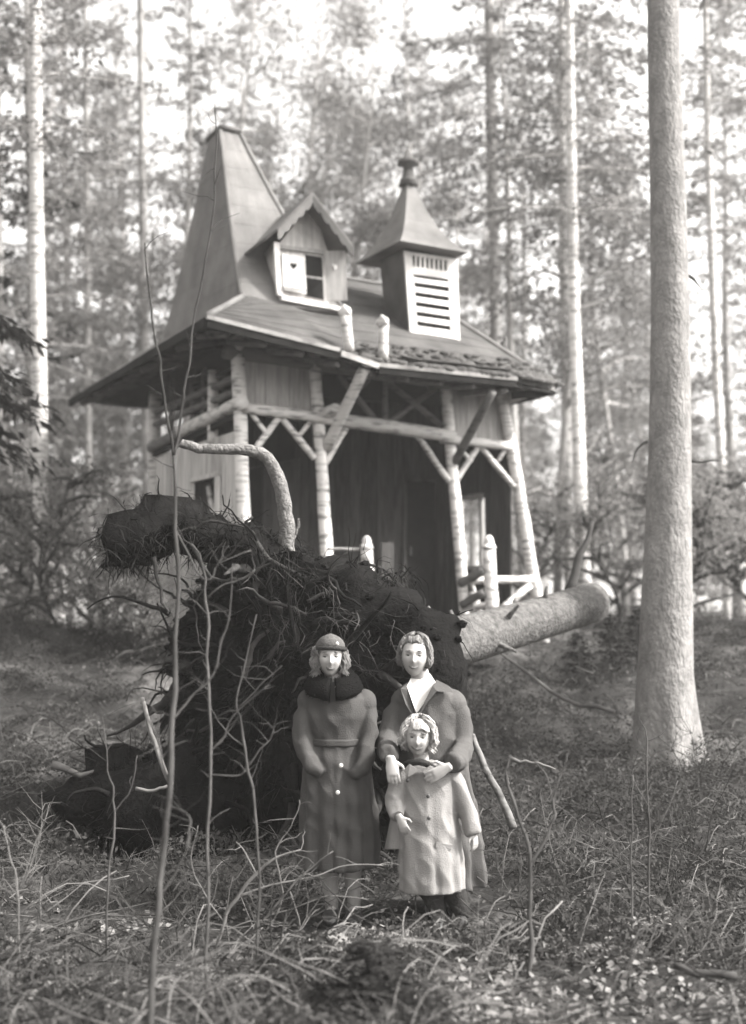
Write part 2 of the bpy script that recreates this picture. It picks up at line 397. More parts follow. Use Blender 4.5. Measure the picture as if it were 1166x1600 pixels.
# --- posts
post_px = [((371, 545), (384, 860), 0.088), ((493, 575), (512, 905), 0.082), ((697, 610), (729, 1000), 0.078), ((786, 622), (842, 952), 0.082)]
POSTS = []
for (a, b, r) in post_px:
    A_, B_ = fp(*a), fp(*b)
    d = (B_ - A_); foot = A_ + d * ((A_.z - (gz - 0.25)) / (A_.z - B_.z))
    top = A_ - d.normalized() * 0.32
    POSTS.append((top, foot)); birch('post', [foot, A_, top], r * 0.88, seg=14)
bl = lp(242, 640); back_post = birch('post', [Vector((bl.x + .02, bl.y, gz - 0.5)), Vector((bl.x, bl.y, 4.45))], 0.085, seg=9)
for (u, v) in ((3.5, 3.1),): birch('post', [B(u, v, gz - 0.3), B(u - 0.1, v, 4.5)], 0.085, seg=9)
lm = lp(333, 640); birch('post', [Vector((lm.x, lm.y, 3.55)), Vector((lm.x, lm.y, 4.4))], 0.06)

# --- rails and log beams on the front
def front_log(name, a, b, r, v=0.0, m='birch_bark', **k): return birch(name, [fp(a[0], a[1], v), fp(b[0], b[1], v)], r, m, **k)
front_log('beam', (380, 637), (535, 657), 0.062, -0.07)
front_log('beam', (505, 652), (708, 682), 0.075, -0.05, 'grey_birch')
front_log('beam', (690, 686), (800, 697), 0.055, -0.06, 'grey_birch')
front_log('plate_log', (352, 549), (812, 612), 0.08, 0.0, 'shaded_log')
for seg_ in (((398, 703), (438, 650)), ((438, 650), (492, 716)), ((392, 645), (419, 680)), ((489, 655), (466, 683)),
             ((709, 757), (749, 695)), ((749, 695), (803, 760)), ((720, 702), (737, 722)), ((791, 700), (778, 720)),
             ((543, 664), (507, 727)), ((650, 677), (702, 752))):
    big = abs(seg_[0][1] - seg_[1][1]) > 40
    front_log('brace', seg_[0], seg_[1], 0.036 if big else 0.026, -0.02, 'birch_bark' if seg_[0][0] < 640 else 'grey_birch')
# lattice above the middle beam, a little behind the front
for seg_ in (((608, 598), (690, 665)), ((690, 600), (606, 662)), ((528, 585), (590, 660)), ((602, 590), (602, 668)), ((520, 648), (575, 592))):
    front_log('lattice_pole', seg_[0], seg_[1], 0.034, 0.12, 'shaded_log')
# log ends that stick out by the posts
for (px, py, vv) in ((503, 648, 0.0), (795, 622, 0.0)):
    c = fp(px, py); birch('log_end', [c + EV * 0.1, c - EV * 0.32 + Vector((0.02, 0, 0.02))], 0.07, 'birch_bark' if px < 600 else 'grey_birch', seg=4)
# outward brackets carrying the eave
for (a, b, r, m_) in (((508, 700), (574, 566), 0.062, 'birch_bark'), ((708, 722), (770, 612), 0.05, 'shaded_log')):
    p0 = fp(*a) - EV * 0.05; p1 = fp(b[0], b[1], -0.98)
    birch('bracket', [p0, p1], r, m_)
for (a, b, r) in (((546, 548), (541, 492), 0.055), ((600, 562), (600, 508), 0.055)):
    birch('eave_pole', [fp(a[0], a[1], -1.0), fp(b[0], b[1], -0.95)], r, 'grey_birch', seg=5)
    MB().ball(fp(b[0] - 1, b[1] - 5, -0.95), 0.07, fn=lambda x, y, z: 1 + 0.15 * math.sin(5 * x + 3 * z)).build('knob', 'grey_birch', pav, True)

# --- panels of upright boards above the rails (bays 1-2 and 3-4)
def board_panel(u0, u1, zlo, zhi, v, w, m, gap=0.006, n='plank', hole=None, proud=0.008):
    k = 0; u = u0
    while u < u1 - 0.02:
        ue = min(u + w * random.uniform(0.9, 1.1), u1); spans = [(zlo(u) if callable(zlo) else zlo, zhi(u) if callable(zhi) else zhi)]
        if hole and ue > hole[0] + 0.01 and u < hole[1] - 0.01: spans = [(spans[0][0], hole[2]), (hole[3], spans[0][1])]
        for (a, b) in spans:
            if b - a < 0.03: continue
            MB().box(B((u + ue) / 2, v + random.uniform(0, proud), (a + b) / 2), (ue - u - gap, 0.022, b - a), (EU, EV, EZ)).build(n, m, pav)
        u = ue; k += 1
def uz(p): q = p - P1; return q.dot(EU), p.z
def bay(pxs, m):
    (ul, zl), (ur, zr) = uz(fp(pxs[0], pxs[1])), uz(fp(pxs[2], pxs[3]))
    board_panel(ul, ur, lambda u: zl + (zr - zl) * (u - ul) / (ur - ul), 4.45, 0.06, 0.14, m)
bay((382, 640, 494, 655), 'plank_grey'); bay((702, 690, 795, 698), 'plank_grey')

# --- porch inside: back wall of dark boards with a door, side wall with an open window, floor, ceiling
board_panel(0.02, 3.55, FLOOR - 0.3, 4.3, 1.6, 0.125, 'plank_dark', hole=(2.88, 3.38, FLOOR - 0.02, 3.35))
d_ = MB().box(B(3.13, 1.66, (FLOOR + 3.3) / 2), (0.46, 0.03, 3.3 - FLOOR), (EU, EV, EZ)).build('door', 'beam_dark', pav)
MB().box(B(2.98, 1.62, 2.4), (0.03, 0.03, 0.12), (EU, EV, EZ)).build('handle', 'leather', d_)
for uu in (2.86, 3.40): MB().box(B(uu, 1.575, (FLOOR + 3.4) / 2), (0.06, 0.04, 3.4 - FLOOR), (EU, EV, EZ)).build('door_frame', 'plank_dark', pav)
def side_panel(u, v0, v1, zlo, zhi, w, m, hole=None, gap=0.006):
    v = v0
    while v < v1 - 0.02:
        ve = min(v + w * random.uniform(0.9, 1.1), v1); spans = [(zlo, zhi)]
        if hole and ve > hole[0] + 0.01 and v < hole[1] - 0.01: spans = [(zlo, hole[2]), (hole[3], zhi)]
        for (a, b) in spans:
            if b - a > 0.03:
                MB().box(B(u + random.uniform(0, 0.008), (v + ve) / 2, (a + b) / 2), (0.022, ve - v - gap, b - a), (EU, EV, EZ)).build('plank', m, pav)
        v = ve
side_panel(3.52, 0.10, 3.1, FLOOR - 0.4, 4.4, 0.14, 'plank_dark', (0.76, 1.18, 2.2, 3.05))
wf = MB().box(B(3.5, 0.97, 3.08), (0.05, 0.56, 0.05), (EU, EV, EZ)).box(B(3.5, 0.97, 2.17), (0.07, 0.6, 0.05), (EU, EV, EZ))
wf.box(B(3.5, 0.72, 2.62), (0.05, 0.05, 0.86), (EU, EV, EZ)).box(B(3.5, 1.22, 2.62), (0.05, 0.05, 0.86), (EU, EV, EZ)).build('window_frame', 'plank_grey', pav)
k = 0; v = -0.25
while v < 1.6:
    MB().box(B(1.75, v + 0.07, FLOOR - 0.03 + random.uniform(0, 0.004)), (3.6, 0.132, 0.04), (EU, EV, EZ)).build('floorboard', 'plank_dark', pav); v += 0.14
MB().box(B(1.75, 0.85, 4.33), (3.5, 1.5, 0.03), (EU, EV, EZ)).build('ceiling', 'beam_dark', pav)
for uu in (0.1, 1.2, 2.4, 3.4): MB().box(B(uu, 0.2, (gz - 0.2 + FLOOR - 0.06) / 2), (0.3, 0.3, FLOOR - 0.06 - gz + 0.2), (EU, EV, EZ)).build('foundation_stone', 'stone', pav)

# --- left side: pale boards with a small dark window, sill log, open rails under the eave
side_panel(0.0, 0.10, 3.02, FLOOR - 0.05, 3.62, 0.16, 'plank_pale', (0.68, 1.52, 2.3, 3.17))
MB().box(B(-0.02, 1.1, 3.19), (0.05, 0.92, 0.05), (EU, EV, EZ)).box(B(-0.02, 0.66, 2.7), (0.05, 0.06, 1.0), (EU, EV, EZ)).box(B(-0.02, 1.54, 2.7), (0.05, 0.06, 1.0), (EU, EV, EZ)).build('window_frame', 'plank_pale', pav)
MB().tube([B(0.1, 0.9, 2.3), B(0.1, 1.3, 3.1)], 0.03).build('window_bar', 'grey_birch', pav, True)
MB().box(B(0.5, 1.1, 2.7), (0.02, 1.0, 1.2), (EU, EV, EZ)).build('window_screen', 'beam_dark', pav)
birch('sill_log', [lp(378, 628, -0.06), lp(283, 674, -0.06)], 0.075)
birch('sill_log', [lp(283, 676, -0.06), lp(236, 700, -0.06)], 0.07, 'shaded_log')
MB().slab([lp(368, 640, -0.05), lp(238, 702, -0.05), lp(238, 714, -0.05), lp(368, 655, -0.05)], EU * 0.05).build('sill_board', 'beam_dark', pav)
for (a, b) in (((370, 590), (242, 646)), ((370, 612), (242, 664))):
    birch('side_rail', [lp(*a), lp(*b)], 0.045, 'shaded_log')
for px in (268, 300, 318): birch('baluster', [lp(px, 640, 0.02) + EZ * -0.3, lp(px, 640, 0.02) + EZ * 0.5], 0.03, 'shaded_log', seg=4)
side_panel(0.9, 0.15, 1.55, 3.4, 4.4, 0.2, 'beam_dark')

# --- main roof
EFL, EM, EM2, EFR, ERC = B(-0.735, -1.0, 4.59), B(0.76, -1.0, 4.36), B(1.0, -1.0, 4.28), B(3.0, -1.0, 4.24), fp(872, 604, -0.45)
EBR, EBL = B(4.0, 4.1, 4.35), B(-0.735, 4.6, 4.53)
R1, R2 = B(0.4, 1.5, 5.95), B(2.9, 1.5, 5.78)
S0_, S3_ = B(0.02, 0.02, 5.06), B(0.02, 2.8, 5.12)
front_roof = courses([EFL, EM, EM2, EFR, ERC], [S0_, B(0.5, 1.1, 5.75), R2], 30, 9, 0.005).build('roof_front', 'roof_dark', pav)
courses([EBL, EFL], [S3_, S0_], 24, 6, 0.005).build('roof_side', 'roof_felt', pav)
courses([ERC, EBR], [R2, R2 + EV * 0.1], 16, 9, 0.005).build('roof_side', 'roof_dark', pav)
courses([EBR, EBL], [R2 + EV * 0.1, B(0.6, 1.7, 5.85), S3_], 20, 9, 0.005).build('roof_back', 'roof_dark', pav)
# soffit boards and rafters below the overhang
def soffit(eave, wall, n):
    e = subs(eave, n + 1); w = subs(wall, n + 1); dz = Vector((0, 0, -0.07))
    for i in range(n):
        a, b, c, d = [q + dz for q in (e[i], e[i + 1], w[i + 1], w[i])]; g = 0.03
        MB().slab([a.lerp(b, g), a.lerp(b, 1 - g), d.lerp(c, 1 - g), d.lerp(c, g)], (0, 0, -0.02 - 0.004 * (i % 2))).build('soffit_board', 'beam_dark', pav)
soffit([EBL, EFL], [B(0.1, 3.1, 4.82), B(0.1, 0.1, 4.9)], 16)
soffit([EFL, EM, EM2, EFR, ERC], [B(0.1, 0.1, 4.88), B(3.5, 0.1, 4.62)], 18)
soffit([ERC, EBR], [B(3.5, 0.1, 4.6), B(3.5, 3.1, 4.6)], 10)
for i in range(8):
    t = (i + 0.5) / 8
    e = EBL.lerp(EFL, t); w = B(0.05, 3.1, 4.75).lerp(B(0.05, 0.1, 4.8), t)
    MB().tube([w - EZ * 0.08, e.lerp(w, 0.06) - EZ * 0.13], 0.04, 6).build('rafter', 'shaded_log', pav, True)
for i in range(9):
    t = (i + 0.5) / 9; e = subs([EFL, EM, EM2, EFR], 10)[i].lerp(subs([EFL, EM, EM2, EFR], 10)[i + 1], 0.5)
    q = e - P1; w = B(q.dot(EU), 0.05, 4.72 - 0.05 * i)
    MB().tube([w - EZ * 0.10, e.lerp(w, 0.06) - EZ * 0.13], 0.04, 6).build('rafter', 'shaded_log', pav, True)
# fascia boards
def fascia(a, b, h, t, m, name='fascia_board'):
    a, b = Vector(a), Vector(b); x = (b - a).normalized(); y = x.cross(EZ).normalized(); z = y.cross(x) * -1
    return MB().box((a + b) / 2, ((b - a).length, t, h), (x, y, z)).build(name, m, pav)
fascia(fp(323, 495, -1.03), fp(531, 547, -1.03), 0.042, 0.03, 'trim')
fascia(fp(323, 506, -1.015), fp(531, 557, -1.015), 0.07, 0.03, 'beam_dark')
fascia(fp(533, 552, -1.04), fp(592, 572, -1.04), 0.06, 0.03, 'trim')
fascia(fp(592, 570, -1.03), fp(808, 592, -1.03), 0.045, 0.03, 'trim')
fascia(fp(592, 579, -1.015), fp(806, 600, -1.015), 0.07, 0.03, 'beam_dark')
fascia(fp(812, 606, -0.5), fp(866, 607, -0.5), 0.035, 0.03, 'trim')
fascia(fp(800, 618, -0.4), fp(866, 612, -0.4), 0.09, 0.03, 'beam_dark')
fascia(EBL + Vector((-0.02, 0, -0.06)), EFL + Vector((-0.02, 0, -0.06)), 0.1, 0.03, 'beam_dark')
# hip caps
for a, b in ((EFL, S0_), (ERC, R2), (B(0.9, 1.45, 5.85), R2)):
    MB().tube(subs([a + EZ * 0.01, b + EZ * 0.02], 8), 0.035, 6, 0.2).build('hip_cap', 'roof_felt', pav, True)
# shaggy moss and loose roofing along the right eave
mm = MB()
for i in range(420):
    t = random.random(); e = subs([EM2, EFR, ERC], 40); k = min(38, int(t * 39)); p = e[k].lerp(e[k + 1], random.random())
    up = random.random() ** 1.8 * 0.45
    q = p - P1; p = p + EV * up + EZ * (up * 0.66 + 0.02)
    r = random.uniform(0.02, 0.06) * (1 - up)
    mm.ball(p + EU * random.uniform(-.03, .03), (r * 1.8, r * 1.3, r * 0.7), 6, 4)
tag(mm.build('roof_moss', 'roof_moss', pav, True), kind='stuff')
for i in range(14):
    t = random.random(); p = EM2.lerp(EFR, 0.25 + t * 0.75) + EV * random.uniform(0, 0.2) + EZ * 0.1
    MB().box(p, (random.uniform(0.2, 0.5), 0.06, 0.015), (Vector((EU.x, EU.y, random.uniform(-0.15, 0.05))).normalized(), EV, EZ)).build('loose_shingle', 'roof_dark', pav)
for i in range(7):
    p = ERC + EU * random.uniform(-0.45, -0.05) + EV * random.uniform(-0.1, 0.25) + EZ * random.uniform(0.0, 0.09)
    MB().box(p, (random.uniform(0.3, 0.5), 0.08, 0.014), (Vector((EU.x, EU.y, random.uniform(-0.32, -0.1))).normalized(), EV, EZ)).build('loose_shingle', 'roof_dark', pav)
c = fp(788, 545, 0.3); MB().ball(c, (0.05, 0.05, 0.13), fn=lambda x, y, z: 1 + 0.3 * math.sin(7 * z + 3 * x)).build('roof_stub', 'roof_moss', pav, True)

# --- spire at the left end
SB = [B(0.0, 0.0, 5.02), B(1.25, 0.0, 5.02), B(1.25, 2.82, 5.08), B(0.0, 2.82, 5.08)]
apex = W(350, 214, 15.0)
tops = [apex + EU * du * 0.125 + EV * dv * 0.21 for du, dv in ((-1, -1), (1, -1), (1, 1), (-1, 1))]
def sprof(t, a, b):
    out = ((a - apex) * Vector((1, 1, 0))) if False else Vector((a.x - apex.x, a.y - apex.y, 0))
    return out * (-0.035 * math.sin(math.pi * min(1, t * 1.0)) ** 1.0) if t < 1 else Vector((0, 0, 0))
spire = None
for i in range(4):
    j = (i + 1) % 4
    o = courses([SB[i], SB[j]], [tops[i], tops[j]], 14, 9, 0.0025, sprof).build('spire_face', 'roof_felt', pav)
fx = MB().slab([t_ + (t_ - apex) * 0.15 for t_ in tops], EZ * 0.05).ball(apex + EZ * 0.07, (0.12, 0.12, 0.06)).tube([apex + EZ * 0.08, apex + EZ * 0.16], [0.03, 0.012], 8); fx.build('spire_cap', 'roof_dark', pav, True)
for a, b in ((SB[0], tops[0]), (SB[1], tops[1])):
    pts = [a.lerp(b, t) + sprof(t, a, b) for t in [i / 8 for i in range(9)]]
    MB().tube(pts, 0.028, 6).build('hip_cap', 'roof_felt', pav, True)

# --- dormer with a heart-cut shutter
DV = 0.02
dn = lambda px, py, v=DV: fp(px, py, v)
dl, dr = dn(433, 385), dn(512, 392); dlb, drb = dn(439, 466), dn(514, 482); dap = dn(487, 318)
dor = MB().slab([dlb, drb, dr, dap, dl], EV * 0.9).build('dormer', 'plank_pale', pav)
MB().slab([dn(441, 468, -0.03), dn(536, 486, -0.03), dn(536, 480, -0.03), dn(441, 461, -0.03)], EV * 0.12).build('sill', 'white_paint', dor)
MB().slab([dn(478, 398, -0.004), dn(503, 402, -0.004), dn(506, 468, -0.004), dn(480, 462, -0.004)], EV * 0.01).build('window_pane', 'beam_dark', dor)
MB().slab([dn(478, 430, -0.012), dn(505, 434, -0.012), dn(505, 437, -0.012), dn(478, 433, -0.012)], EV * 0.012).build('glazing_bar', 'plank_pale', dor)
MB().slab([dn(436, 388, -0.02), dn(506, 397, -0.02), dn(506, 391, -0.02), dn(436, 382, -0.02)], EV * 0.03).build('lintel', 'plank_grey', dor)
MB().slab([dn(428, 378, -0.03), dn(437, 379, -0.03), dn(443, 464, -0.03), dn(434, 460, -0.03)], EV * 0.05).build('jamb', 'white_paint', dor)
# shutter with heart cut-out
sh = MB().slab([dn(441, 396, -0.05), dn(477, 401, -0.05), dn(479, 459, -0.05), dn(444, 452, -0.05)], EV * 0.03).build('shutter', 'white_paint', dor)
hc = dn(459, 415, -0.056); hp = []
for i in range(20):
    t = 2 * math.pi * i / 20; hp.append(hc + EU * (0.0026 * 16 * math.sin(t) ** 3) + EZ * (0.0026 * (13 * math.cos(t) - 5 * math.cos(2 * t) - 2 * math.cos(3 * t) - math.cos(4 * t))))
MB().slab(hp, EV * 0.004).build('heart', 'beam_dark', dor)
for yy in (446, ): MB().slab([dn(443, yy, -0.06), dn(479, yy + 6, -0.06), dn(479, yy + 9, -0.06), dn(443, yy + 3, -0.06)], EV * 0.01).build('batten', 'plank_grey', dor)
# right shutter, swung open towards the viewer
s0, s1 = dn(507, 392, -0.03), dn(510, 470, -0.03); ov = (EU * 0.7 - EV * 0.45).normalized() * 0.24
MB().slab([s1, s1 + ov, s0 + ov, s0], EV * 0.025 + EU * 0.012).build('shutter', 'plank_pale', dor)
MB().slab([hp[i] + (s0 + ov * 0.5 - EZ * 0.18 - hc) - EV * 0.008 for i in range(0, 20, 2)], EV * 0.004).build('heart', 'plank_grey', dor)
# gable roof of the dormer
g_ap = dn(488, 300, -0.30); g_l = dn(434, 356, -0.30); g_r = dn(553, 384, -0.30); back = EV * 1.5 + EZ * -0.05
MB().slab([g_ap, g_ap + back, g_l + back, g_l], EZ * -0.035).build('dormer_roof', 'roof_felt', dor)
g_l2 = g_l - EU * 0.12 - EZ * 0.11
MB().slab([g_l, g_l + back, g_l2 + back * 1.0, g_l2 + EV * 0.05], EZ * -0.03).build('dormer_eave', 'roof_dark', dor)
MB().slab([g_ap, g_r, g_r + back, g_ap + back], EZ * -0.035).build('dormer_roof', 'roof_felt', dor)
# scalloped bargeboards
def barge(a, b, m, n=5):
    a, b = a - EV * 0.012, b - EV * 0.012; top = []; bot = []
    for i in range(n * 6 + 1):
        t = i / (n * 6); p = a.lerp(b, t) - EZ * 0.035; top.append(p); bot.append(p - EZ * (0.085 + 0.035 * abs(math.sin(math.pi * n * t))))
    mb = MB(); q = [top, bot, [p + EV * 0.02 for p in bot], [p + EV * 0.02 for p in top]]
    mb.grid(q + [top]); return mb.build('bargeboard', m, dor)
barge(g_ap, g_r, 'roof_dark'); barge(g_ap, g_l, 'roof_felt')

# --- louvred turret
TV = -0.05
tn = lambda px, py, v=TV: fp(px, py, v)
ta, tb, tc_, td = tn(632, 388), tn(714, 402), tn(719, 545), tn(645, 530)
dep = EV * 0.62
body = MB().slab([td, tc_, tb, ta], dep).build('turret', 'roof_dark', pav)
def tq(name, q, v, t, m): return MB().slab([tn(x, y, v) for x, y in q], EV * t).build(name, m, body)
tq('corner_board', [(632, 392), (644, 394), (653, 522), (641, 518)], TV - 0.03, 0.025, 'white_paint')
tq('corner_board', [(700, 402), (715, 405), (719, 532), (706, 528)], TV - 0.03, 0.025, 'white_paint')
tq('top_board', [(644, 394), (701, 402), (701, 407), (644, 399)], TV - 0.028, 0.02, 'white_paint')
tq('middle_board', [(646, 416), (702, 424), (702, 436), (647, 428)], TV - 0.028, 0.02, 'white_paint')
tq('sill_board', [(652, 516), (706, 524), (707, 531), (653, 523)], TV - 0.028, 0.02, 'white_paint')
for i in range(8):
    x = 648.5 + i * 7.1; y = 399 + i * 0.95
    tq('baluster', [(x, y), (x + 3.2, y + 0.5), (x + 3.4, y + 18), (x + 0.2, y + 17.5)], TV - 0.022, 0.012, 'white_paint')
tq('louvre_back', [(645, 395), (702, 403), (707, 528), (652, 520)], TV - 0.006, 0.004, 'beam_dark')
for i in range(6):
    y = 440.5 + i * 15.2; x0 = 647 + i * 0.9; x1 = 702.5 + i * 0.75
    a, b = tn(x0, y, TV - 0.028), tn(x1, y + 8, TV - 0.028)
    MB().slab([a, b, b + EZ * 0.052, a + EZ * 0.052], EV * 0.018 + EZ * 0.01).build('louvre_slat', 'white_paint', body)
# flared pyramid cap
cc = (ta + tb) / 2 + dep / 2; cz = ta.z + 0.02
cl, cn, cr_ = W(556, 417, 15.1), tn(626, 386, -0.30), tn(732, 405, -0.30)
capz = (ta.z + tb.z) / 2
hw = (cr_ - cn).dot(EU) / 2
hv = 0.58; ctr = (cn + cr_) / 2 + EV * hv; ctr.z = capz
cap_ap = onplane(638, 283, ctr, EV)
rings = []
slope = (cr_.z - cn.z) / (2 * hw)
for t, s_, in ((0, 1.0), (0.08, 0.86), (0.2, 0.68), (0.4, 0.46), (0.6, 0.31), (0.8, 0.19), (0.95, 0.10), (1.0, 0.09)):
    c = ctr.lerp(cap_ap, t); rings.append([c + EU * (a * hw * s_) + EV * (b * hv * s_) + EZ * (slope * a * hw * s_) for a, b in ((-1, -1), (0, -1), (1, -1), (1, 0), (1, 1), (0, 1), (-1, 1), (-1, 0))])
cap = MB().loft(rings).build('cap_roof', 'roof_felt', body)
fz = cap_ap; MB().tube([fz - EZ * 0.06, fz, fz + EZ * 0.10, fz + EZ * 0.17, fz + EZ * 0.2, fz + EZ * 0.235, fz + EZ * 0.27, fz + EZ * 0.40 + EU * -0.01], [0.12, 0.09, 0.07, 0.06, 0.135, 0.135, 0.07, 0.015], 10).build('finial', 'roof_dark', body, True)
MB().tube([fz - EZ * 0.02, fz + EZ * 0.02], 0.105, 10).build('collar', 'roof_dark', body, True)

# --- porch railing and newel posts in front
def newel(a, b, r, v, m='birch_bark'):
    t, f = fp(a[0], a[1], v), fp(b[0], b[1], v)
    o = birch('newel_post', [f - EZ * 0.3, t], r, m, seg=7); MB().ball(t + EZ * 0.02, (r * 0.8, r * 0.8, r * 1.1)).tube([t - EZ * 0.05, t - EZ * 0.03], r * 1.15, 10).build('knob', m, o, True)
newel((764, 850), (772, 985), 0.075, -0.45); newel((573, 850), (581, 960), 0.065, -0.5, 'grey_birch')
birch('rail', [fp(735, 907, -0.12), fp(832, 905, -0.08)], 0.045); birch('rail', [fp(722, 950, -0.12), fp(776, 945, -0.4)], 0.04, 'grey_birch')
birch('rail', [fp(720, 912, -0.15), fp(757, 890, -0.45)], 0.055, 'shaded_log'); birch('rail', [fp(722, 945, -0.15), fp(757, 925, -0.45)], 0.05, 'shaded_log')
birch('brace', [fp(786, 950, -0.1), fp(828, 915, -0.08)], 0.045); birch('brace', [fp(735, 905, -0.1), fp(752, 960, -0.1)], 0.03, 'grey_birch')
birch('post', [fp(742, 985, -0.2), fp(740, 925, -0.2)], 0.06, 'grey_birch')
MB().box((fp(603, 850, 0.2) + fp(607, 960, 0.2)) / 2, (0.16, 0.03, 0.85), (EU, EV, EZ)).build('plank', 'plank_dark', pav)
birch('rail', [fp(512, 858, -0.2), fp(572, 858, -0.5)], 0.018, 'grey_birch', n=6)
for i in range(3):
    zz = FLOOR - 0.1 - i * 0.12; MB().box(B(1.9, -0.42 - i * 0.26, zz), (1.3, 0.28, 0.05), (EU, EV, EZ)).build('step', 'plank_dark', pav)

# ------------------------------------------------------------------ uprooted tree
RC = Vector((-0.62, 9.05, 1.16)); TE = W(928, 941, 12.0)
TD = (TE - RC).normalized()
ut = thing('uprooted_tree', (RC.x, RC.y, hz(RC.x, RC.y)), 'uprooted tree with a great dark root plate and sawn-off trunk', 'fallen tree')
TX = TD.cross(EZ).normalized(); TY = TX.cross(TD)     # in the plane of the plate: TX to the right, TY up
trunk_pts = [RC + TD * t for t in np.linspace(0.1, (TE - RC).length, 14)]
trunk_r = [0.36, 0.30, 0.26, 0.235, 0.22, 0.21, 0.205, 0.20, 0.196, 0.192, 0.19, 0.188, 0.186, 0.184]
tr_o = MB().tube(trunk_pts, trunk_r, 28, 0.06).build('trunk', 'log_bark', ut, True)
MB().tube([TE + TD * 0.001, TE + TD * 0.012], 0.172, 28).build('cut_face', 'cut_wood', tr_o, label='pale sawn end of the trunk')
PLT = ([0, 18, 35, 51, 78, 105, 135, 180, 225, 270, 315, 360], [1.42, 1.5, 1.22, 1.05, 0.97, 1.1, 1.17, 1.3, 1.6, 1.25, 1.3, 1.42])
for k_, (tt, an) in enumerate(((1.75, 1.2), (2.1, 2.2), (2.5, 0.7), (2.9, 1.9), (3.2, 1.3), (2.3, -0.4))):
    c_ = RC + TD * tt; o_ = TX * math.cos(an) + TY * math.sin(an)
    MB().tube([c_ + o_ * 0.15, c_ + o_ * 0.205, c_ + o_ * (0.23 + 0.06 * (k_ % 3)) + TD * 0.03 * (k_ % 2)], [0.035, 0.024, 0.012], 8, 0.3, seed=k_).build('branch_stub', 'log_bark', tr_o, True)
def plate_r(an):   # outline of the plate by angle in its plane
    return float(np.interp(math.degrees(an) % 360, *PLT)) * (0.97 + 0.07 * mnoise.noise(Vector((math.cos(an) * 2.5, math.sin(an) * 2.5, 4.2))) + 0.05 * mnoise.noise(Vector((math.cos(an) * 7, math.sin(an) * 7, 1.2))))
mb = MB(); rings = []
NA = 150
for (s_, w_) in ((0.02, 0.12), (0.13, 0.13), (0.25, 0.14), (0.38, 0.12), (0.5, 0.1), (0.62, 0.06), (0.72, 0.02), (0.82, -0.02), (0.9, -0.06), (1.0, -0.16), (1.04, -0.3), (0.95, -0.38), (0.7, -0.42), (0.4, -0.46), (0.05, -0.5)):
    ring = []
    for k in range(NA):
        an = 2 * math.pi * k / NA; r = plate_r(an) * s_
        p = RC + TX * (math.cos(an) * r * 1.02) + TY * (math.sin(an) * r) - TD * (w_ + 0.12)
        nz_ = mnoise.fractal(p * 2.6, 1.0, 2.0, 5)
        p = p - TD * (0.24 * nz_ * (1 if s_ < 1 else 0.5) + 0.07 * mnoise.noise(p * 9)) + TY * (0.08 * mnoise.noise(p * 5)) + TX * (0.06 * mnoise.noise(p * 6 + Vector((3, 3, 3))))
        ring.append(p)
    rings.append(ring)
mb.loft(rings)
rings_plate = rings
# overhanging turf shelf at the top left
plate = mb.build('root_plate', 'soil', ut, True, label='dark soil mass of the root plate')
turf = MB(); rings = []
for i in range(13):
    t = i / 12; c = W(175 + 290 * t, 852 - 34 * math.sin(math.pi * min(1, t * 1.15)) + 22 * t, 8.75 + 0.35 * t); ring = []
    for k in range(16):
        an = 2 * math.pi * k / 16; q = c + Vector((0, math.cos(an) * 0.36, math.sin(an) * (0.13 + 0.07 * math.exp(-((t - 0.12) / 0.14) ** 2) + 0.03 * math.sin(math.pi * t))))
        q += Vector((mnoise.noise(q * 6) * 0.12, mnoise.noise(q * 6 + Vector((9, 0, 0))) * 0.12, mnoise.fractal(q * 4, 1, 2, 5) * 0.16)); ring.append(q)
    rings.append(ring)
rings_turf = rings
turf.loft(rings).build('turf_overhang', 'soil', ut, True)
# ragged bank of torn earth below the plate at the left
rings = []; RB = W(235, 1265, 9.0)
for j in range(17):
    th = math.pi * (0.03 + 0.94 * j / 16); ring = []
    for k in range(40):
        ph = 2 * math.pi * k / 40; d = Vector((math.sin(th) * math.cos(ph) * 0.62, math.sin(th) * math.sin(ph) * 0.42, -math.cos(th) * 0.42)); q = RB + d
        ring.append(q + d * (0.55 * mnoise.fractal(q * 2.8, 1, 2, 5) + 0.12 * mnoise.noise(q * 11)))
    rings.append(ring)
rings_bank = rings
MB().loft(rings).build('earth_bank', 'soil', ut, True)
# roots, each a tapering crooked tube
def crooked(p, d, L, n, wand, grav=0.0):
    pts = [Vector(p)]; d = Vector(d).normalized()
    for i in range(n):
        d = (d + Vector((random.gauss(0, wand), random.gauss(0, wand), random.gauss(0, wand) - grav))).normalized(); pts.append(pts[-1] + d * (L / n))
    return pts
for i in range(110):
    an = random.uniform(0, 2 * math.pi); r = random.uniform(0.3, 0.95) * plate_r(an)
    p = RC + TX * math.cos(an) * r + TY * math.sin(an) * r - TD * random.uniform(0.15, 0.3)
    d = (TX * math.cos(an) + TY * math.sin(an)) * 1.0 - TD * random.uniform(-0.1, 0.6)
    L = random.uniform(0.3, 0.8); r0 = 0.008 + 0.04 * random.random() ** 2.5
    pts = crooked(p, d, L, 9, 0.28, 0.08)
    MB().tube(pts, [r0 * (1 - 0.85 * k / 9) + 0.002 for k in range(10)], 6).build('root', 'pale_root' if random.random() < 0.3 else 'root', ut, True)
